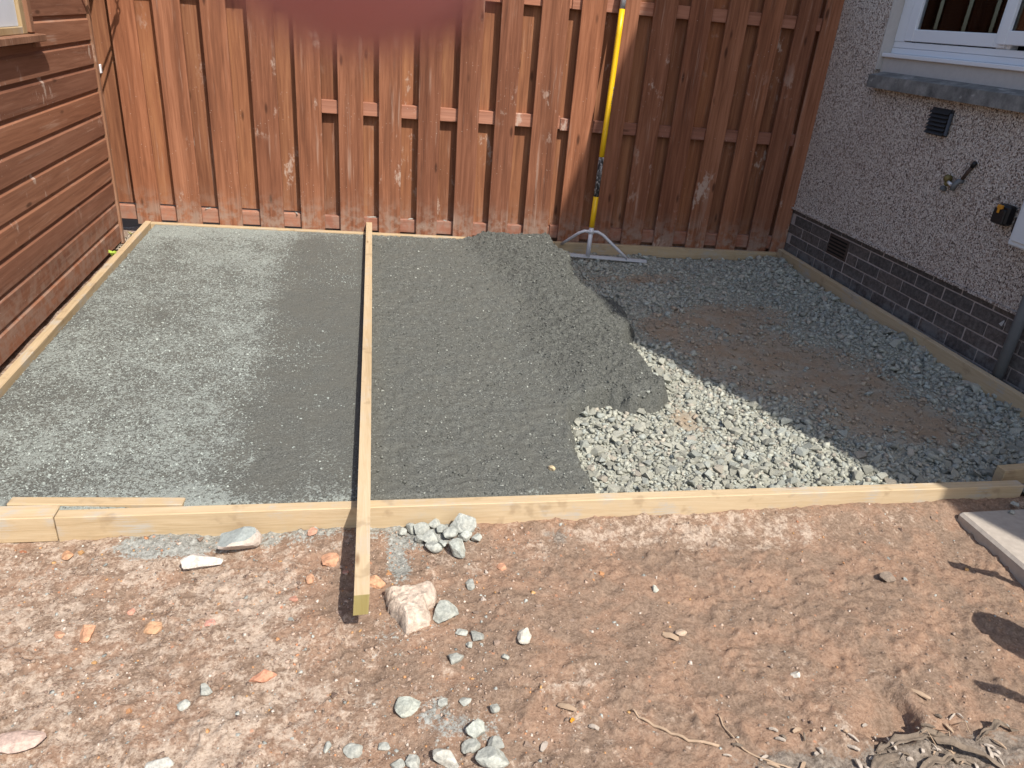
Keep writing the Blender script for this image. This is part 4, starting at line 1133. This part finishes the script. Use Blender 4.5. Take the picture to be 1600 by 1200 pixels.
leaf([(1.50, 1.135, .004), (1.56, 1.160, .018), (1.63, 1.168, .012), (1.69, 1.150, .004)], .036, 'brown withered leaf under the long grey leaf at the bottom right')
leaf([(1.76, 1.215, .004), (1.82, 1.240, .022), (1.87, 1.250, .018), (1.93, 1.235, .006)], .034, 'dark withered leaf at the right edge near the bottom corner')
for (a, b, c, l_) in [((1.55, 1.255), (1.585, 1.228), (1.61, 1.205), 'thin pale stalk crossing the curled grey leaf'), ((1.655, 1.26), (1.66, 1.225), (1.655, 1.19), 'upright thin stalk beside the long grey withered leaf'), ((1.72, 1.27), (1.735, 1.25), (1.75, 1.235), 'short pale stalk right of the withered leaves')]:
    tag(tube('stalk', [(p[0], p[1], dirt_z(*p) + q) for p, q in ((a, .006), (b, .045), (c, .02))], .0018, M_twig, None, 5), l_, 'stalk')

# lime green weed by the shed and weeds in the corner
pl = empty('weed', (-1.672, 5.50, -.07)); tag(pl, 'tiny lime green weed growing between the shed and the form board', 'weed')
for k in range(6):
    a = k * 1.05 + .3; L = .030 + .008 * (k % 3)
    ca, sa_ = math.cos(a), math.sin(a)
    v = [(0, 0, .03), (ca * L * .5 - sa_ * .012, sa_ * L * .5 + ca * .012, .072), (ca * L, sa_ * L, .078 - .006 * (k % 2)), (ca * L * .5 + sa_ * .012, sa_ * L * .5 - ca * .012, .072), (ca * L * .5, sa_ * L * .5, .066)]
    link('leaf', mesh_py('leaf', v, [(0, 4, 1), (1, 4, 2), (2, 4, 3), (3, 4, 0), (0, 1, 2, 3)]), M_leaf, pl)
v, f = tube_data([(0, 0, -.05), (0, 0, .04)], .003, 6); link('stem', mesh_py('stem', v, f), M_leaf, pl)
pl2 = empty('weed', (-1.74, 6.30, -.11)); tag(pl2, 'small dry yellowish weed in the corner where shed meets fence', 'weed')
M_dryweed = plain('dry_yellow_weed', (.42, .40, .16), .8, .2)
for k in range(9):
    a = R.uniform(0, 6.28); L = R.uniform(.03, .07)
    link('leaf', mesh_py('leaf', [(0, 0, .0), (math.cos(a) * L * .5 - .006, math.sin(a) * L * .5, .03), (math.cos(a) * L, math.sin(a) * L, .035), (math.cos(a) * L * .5 + .006, math.sin(a) * L * .5, .028)], [(0, 1, 2), (0, 2, 3), (0, 3, 1), (1, 3, 2)]), M_dryweed, pl2)
items = []
for k in range(420):
    x = R.uniform(-1.78, -1.645); y = R.uniform(5.9, 6.36)
    b = R.uniform(.2, .5); items.append((x, y, -.11 + R.uniform(0, .02), R.uniform(.005, .016), (b, b * .85, b * .68)))
scatter('corner_grit', items, M_stuff)

# ------------------------------------------------------------------ unseen wheelbarrow and spade, added to cast the shadows at lower right
wbr = empty('wheelbarrow', (2.28, 1.30, -.12)); tag(wbr, 'green wheelbarrow out of view at right, added so its handles cast shadows on the dirt', 'wheelbarrow')
O = Vector((2.28, 1.30, -.12))
def wt(nm, pts, r_, mat): 
    v, f = tube_data([Vector(p) - O for p in pts], r_, 8); return link(nm, mesh_py(nm, v, f, True), mat, wbr)
hA, hB = Vector((2.455, 1.595, .44)), Vector((2.105, 1.035, .44))
hd_ = Vector((.84, -.53, 0)).normalized()
for h_ in (hA, hB):
    wt('grip', [h_, h_ + hd_ * .13], .019, M_rubber)
    wt('shaft', [h_ + hd_ * .13, h_ + hd_ * .55 + Vector((0, 0, -.04)), h_.lerp((hA + hB) / 2, .6) + hd_ * 1.25 + Vector((0, 0, -.34))], .016, M_steel)
    wt('leg', [h_ + hd_ * .58 + Vector((0, 0, -.04)), h_ + hd_ * .62 + Vector((0, 0, -.56))], .014, M_steel)
mc = (hA + hB) / 2
tb = bmesh.new(); hw = Vector((.53, .84, 0)).normalized()
def tpnt(a, b, z): return mc + hd_ * a + hw * b + Vector((0, 0, z)) - O
inn = [tb.verts.new(tpnt(*q)) for q in ((.60, -.17, -.10), (.60, .17, -.10), (1.05, .14, -.16), (1.05, -.14, -.16))]
outv = [tb.verts.new(tpnt(*q)) for q in ((.48, -.30, .12), (.48, .30, .12), (1.35, .26, .14), (1.35, -.26, .14))]
tb.faces.new(inn)
for k in range(4): k2 = (k + 1) % 4; tb.faces.new((inn[k], inn[k2], outv[k2], outv[k]))
o = link('tray', bm_mesh('tray', tb), M_barrow, wbr); o.modifiers.new('t', 'SOLIDIFY').thickness = .004
wc = mc + hd_ * 1.28 + Vector((0, 0, -.37)) - O
ring = [(wc + hd_ * math.cos(q) * .15 + Vector((0, 0, 1)) * math.sin(q) * .15) for q in [i * math.pi / 9 for i in range(19)]]
v, f = tube_data(ring, .04, 8, False); link('wheel', mesh_py('wheel', v, f, True), M_rubber, wbr)
# spade added across the unseen barrow so its blade casts the rounded shadow
sp = empty('spade', (2.36, 1.30, .44)); tag(sp, 'steel spade added across the unseen green wheelbarrow for its shadow', 'spade')
so_ = Vector((2.36, 1.30, .44))
sd2 = Vector((.34, -.60, .06)).normalized(); sw = Vector((.87, .49, 0)).normalized()
tipp = Vector((2.335, 1.325, .45))
bl = [(0, 0), (.02, .035), (.05, .062), (.10, .078), (.22, .082), (.26, .04), (.27, 0)]
outl = [(a, b) for a, b in bl] + [(a, -b) for a, b in bl[-2:0:-1]]
pts = [tipp + sd2 * a + sw * b for a, b in outl]
n_ = len(pts)
v = [p - so_ for p in pts] + [p - so_ + Vector((0, 0, .004)) for p in pts]
link('blade', mesh_py('blade', v, [tuple(range(n_ - 1, -1, -1)), tuple(range(n_, 2 * n_))] + [(k, (k + 1) % n_, n_ + (k + 1) % n_, n_ + k) for k in range(n_)]), M_steel, sp)
v, f = tube_data([tipp + sd2 * .25 - so_, tipp + sd2 * .95 - so_], .016, 8); link('shaft', mesh_py('shaft', v, f, True), M_twig, sp)

# ------------------------------------------------------------------ fingertip over the lens
def skin():
    g = G('finger_skin', .55, .35)
    v = g.obj(); n1 = g.noise(v, 260, 4, .6)
    g.b.inputs['Subsurface Weight'].default_value = .15; g.b.inputs['Subsurface Radius'].default_value = (.004, .0012, .0006)
    g.b.inputs['Subsurface Scale'].default_value = .5
    return g.done(g.mix(n1, (.44, .15, .15), (.52, .20, .195)))
M_skin = skin()
fo = CAM + d * .036
fg = empty('person', fo + cu * .0255 + cr * -.0078)
fg.matrix_world = Matrix((cr, cu, -d)).transposed().to_4x4(); fg.matrix_world.translation = fo + cu * .0255 + cr * -.0078
tag(fg, 'blurred pink fingertip of the photographer hanging over the top of the view', 'person')
pth = [(0, -.0089, 0), (.0, -.0082, 0), (0, -.0062, 0), (0, -.003, 0), (0, .002, 0), (-.0005, .010, 0), (-.001, .019, .0005), (-.002, .026, .001), (-.003, .036, .004), (-.004, .046, .009), (-.005, .054, .014), (-.006, .066, .022), (-.008, .080, .031)]
rad = [.0008, .0038, .0066, .0084, .0090, .0088, .0086, .0092, .0090, .0093, .0100, .0100, .0106]
v, f = tube_data(pth, rad, 18)
link('finger', mesh_py('finger', v, f, True), M_skin, fg)
nv = []
for i in range(5):
    for k in range(5):
        a = (k - 2) * .36; t = i / 4
        rr_ = .0089 * (1 if i else .96)
        nv.append((math.sin(a) * rr_ * .98, -.0055 + t * .011, -math.cos(a) * rr_ - .0003 + .0007 * 0))
link('nail', mesh_py('nail', nv, [(i * 5 + k, i * 5 + k + 1, i * 5 + 6 + k, i * 5 + 5 + k) for i in range(4) for k in range(4)], True), M_skin, fg)

scene.cycles.max_bounces = 8
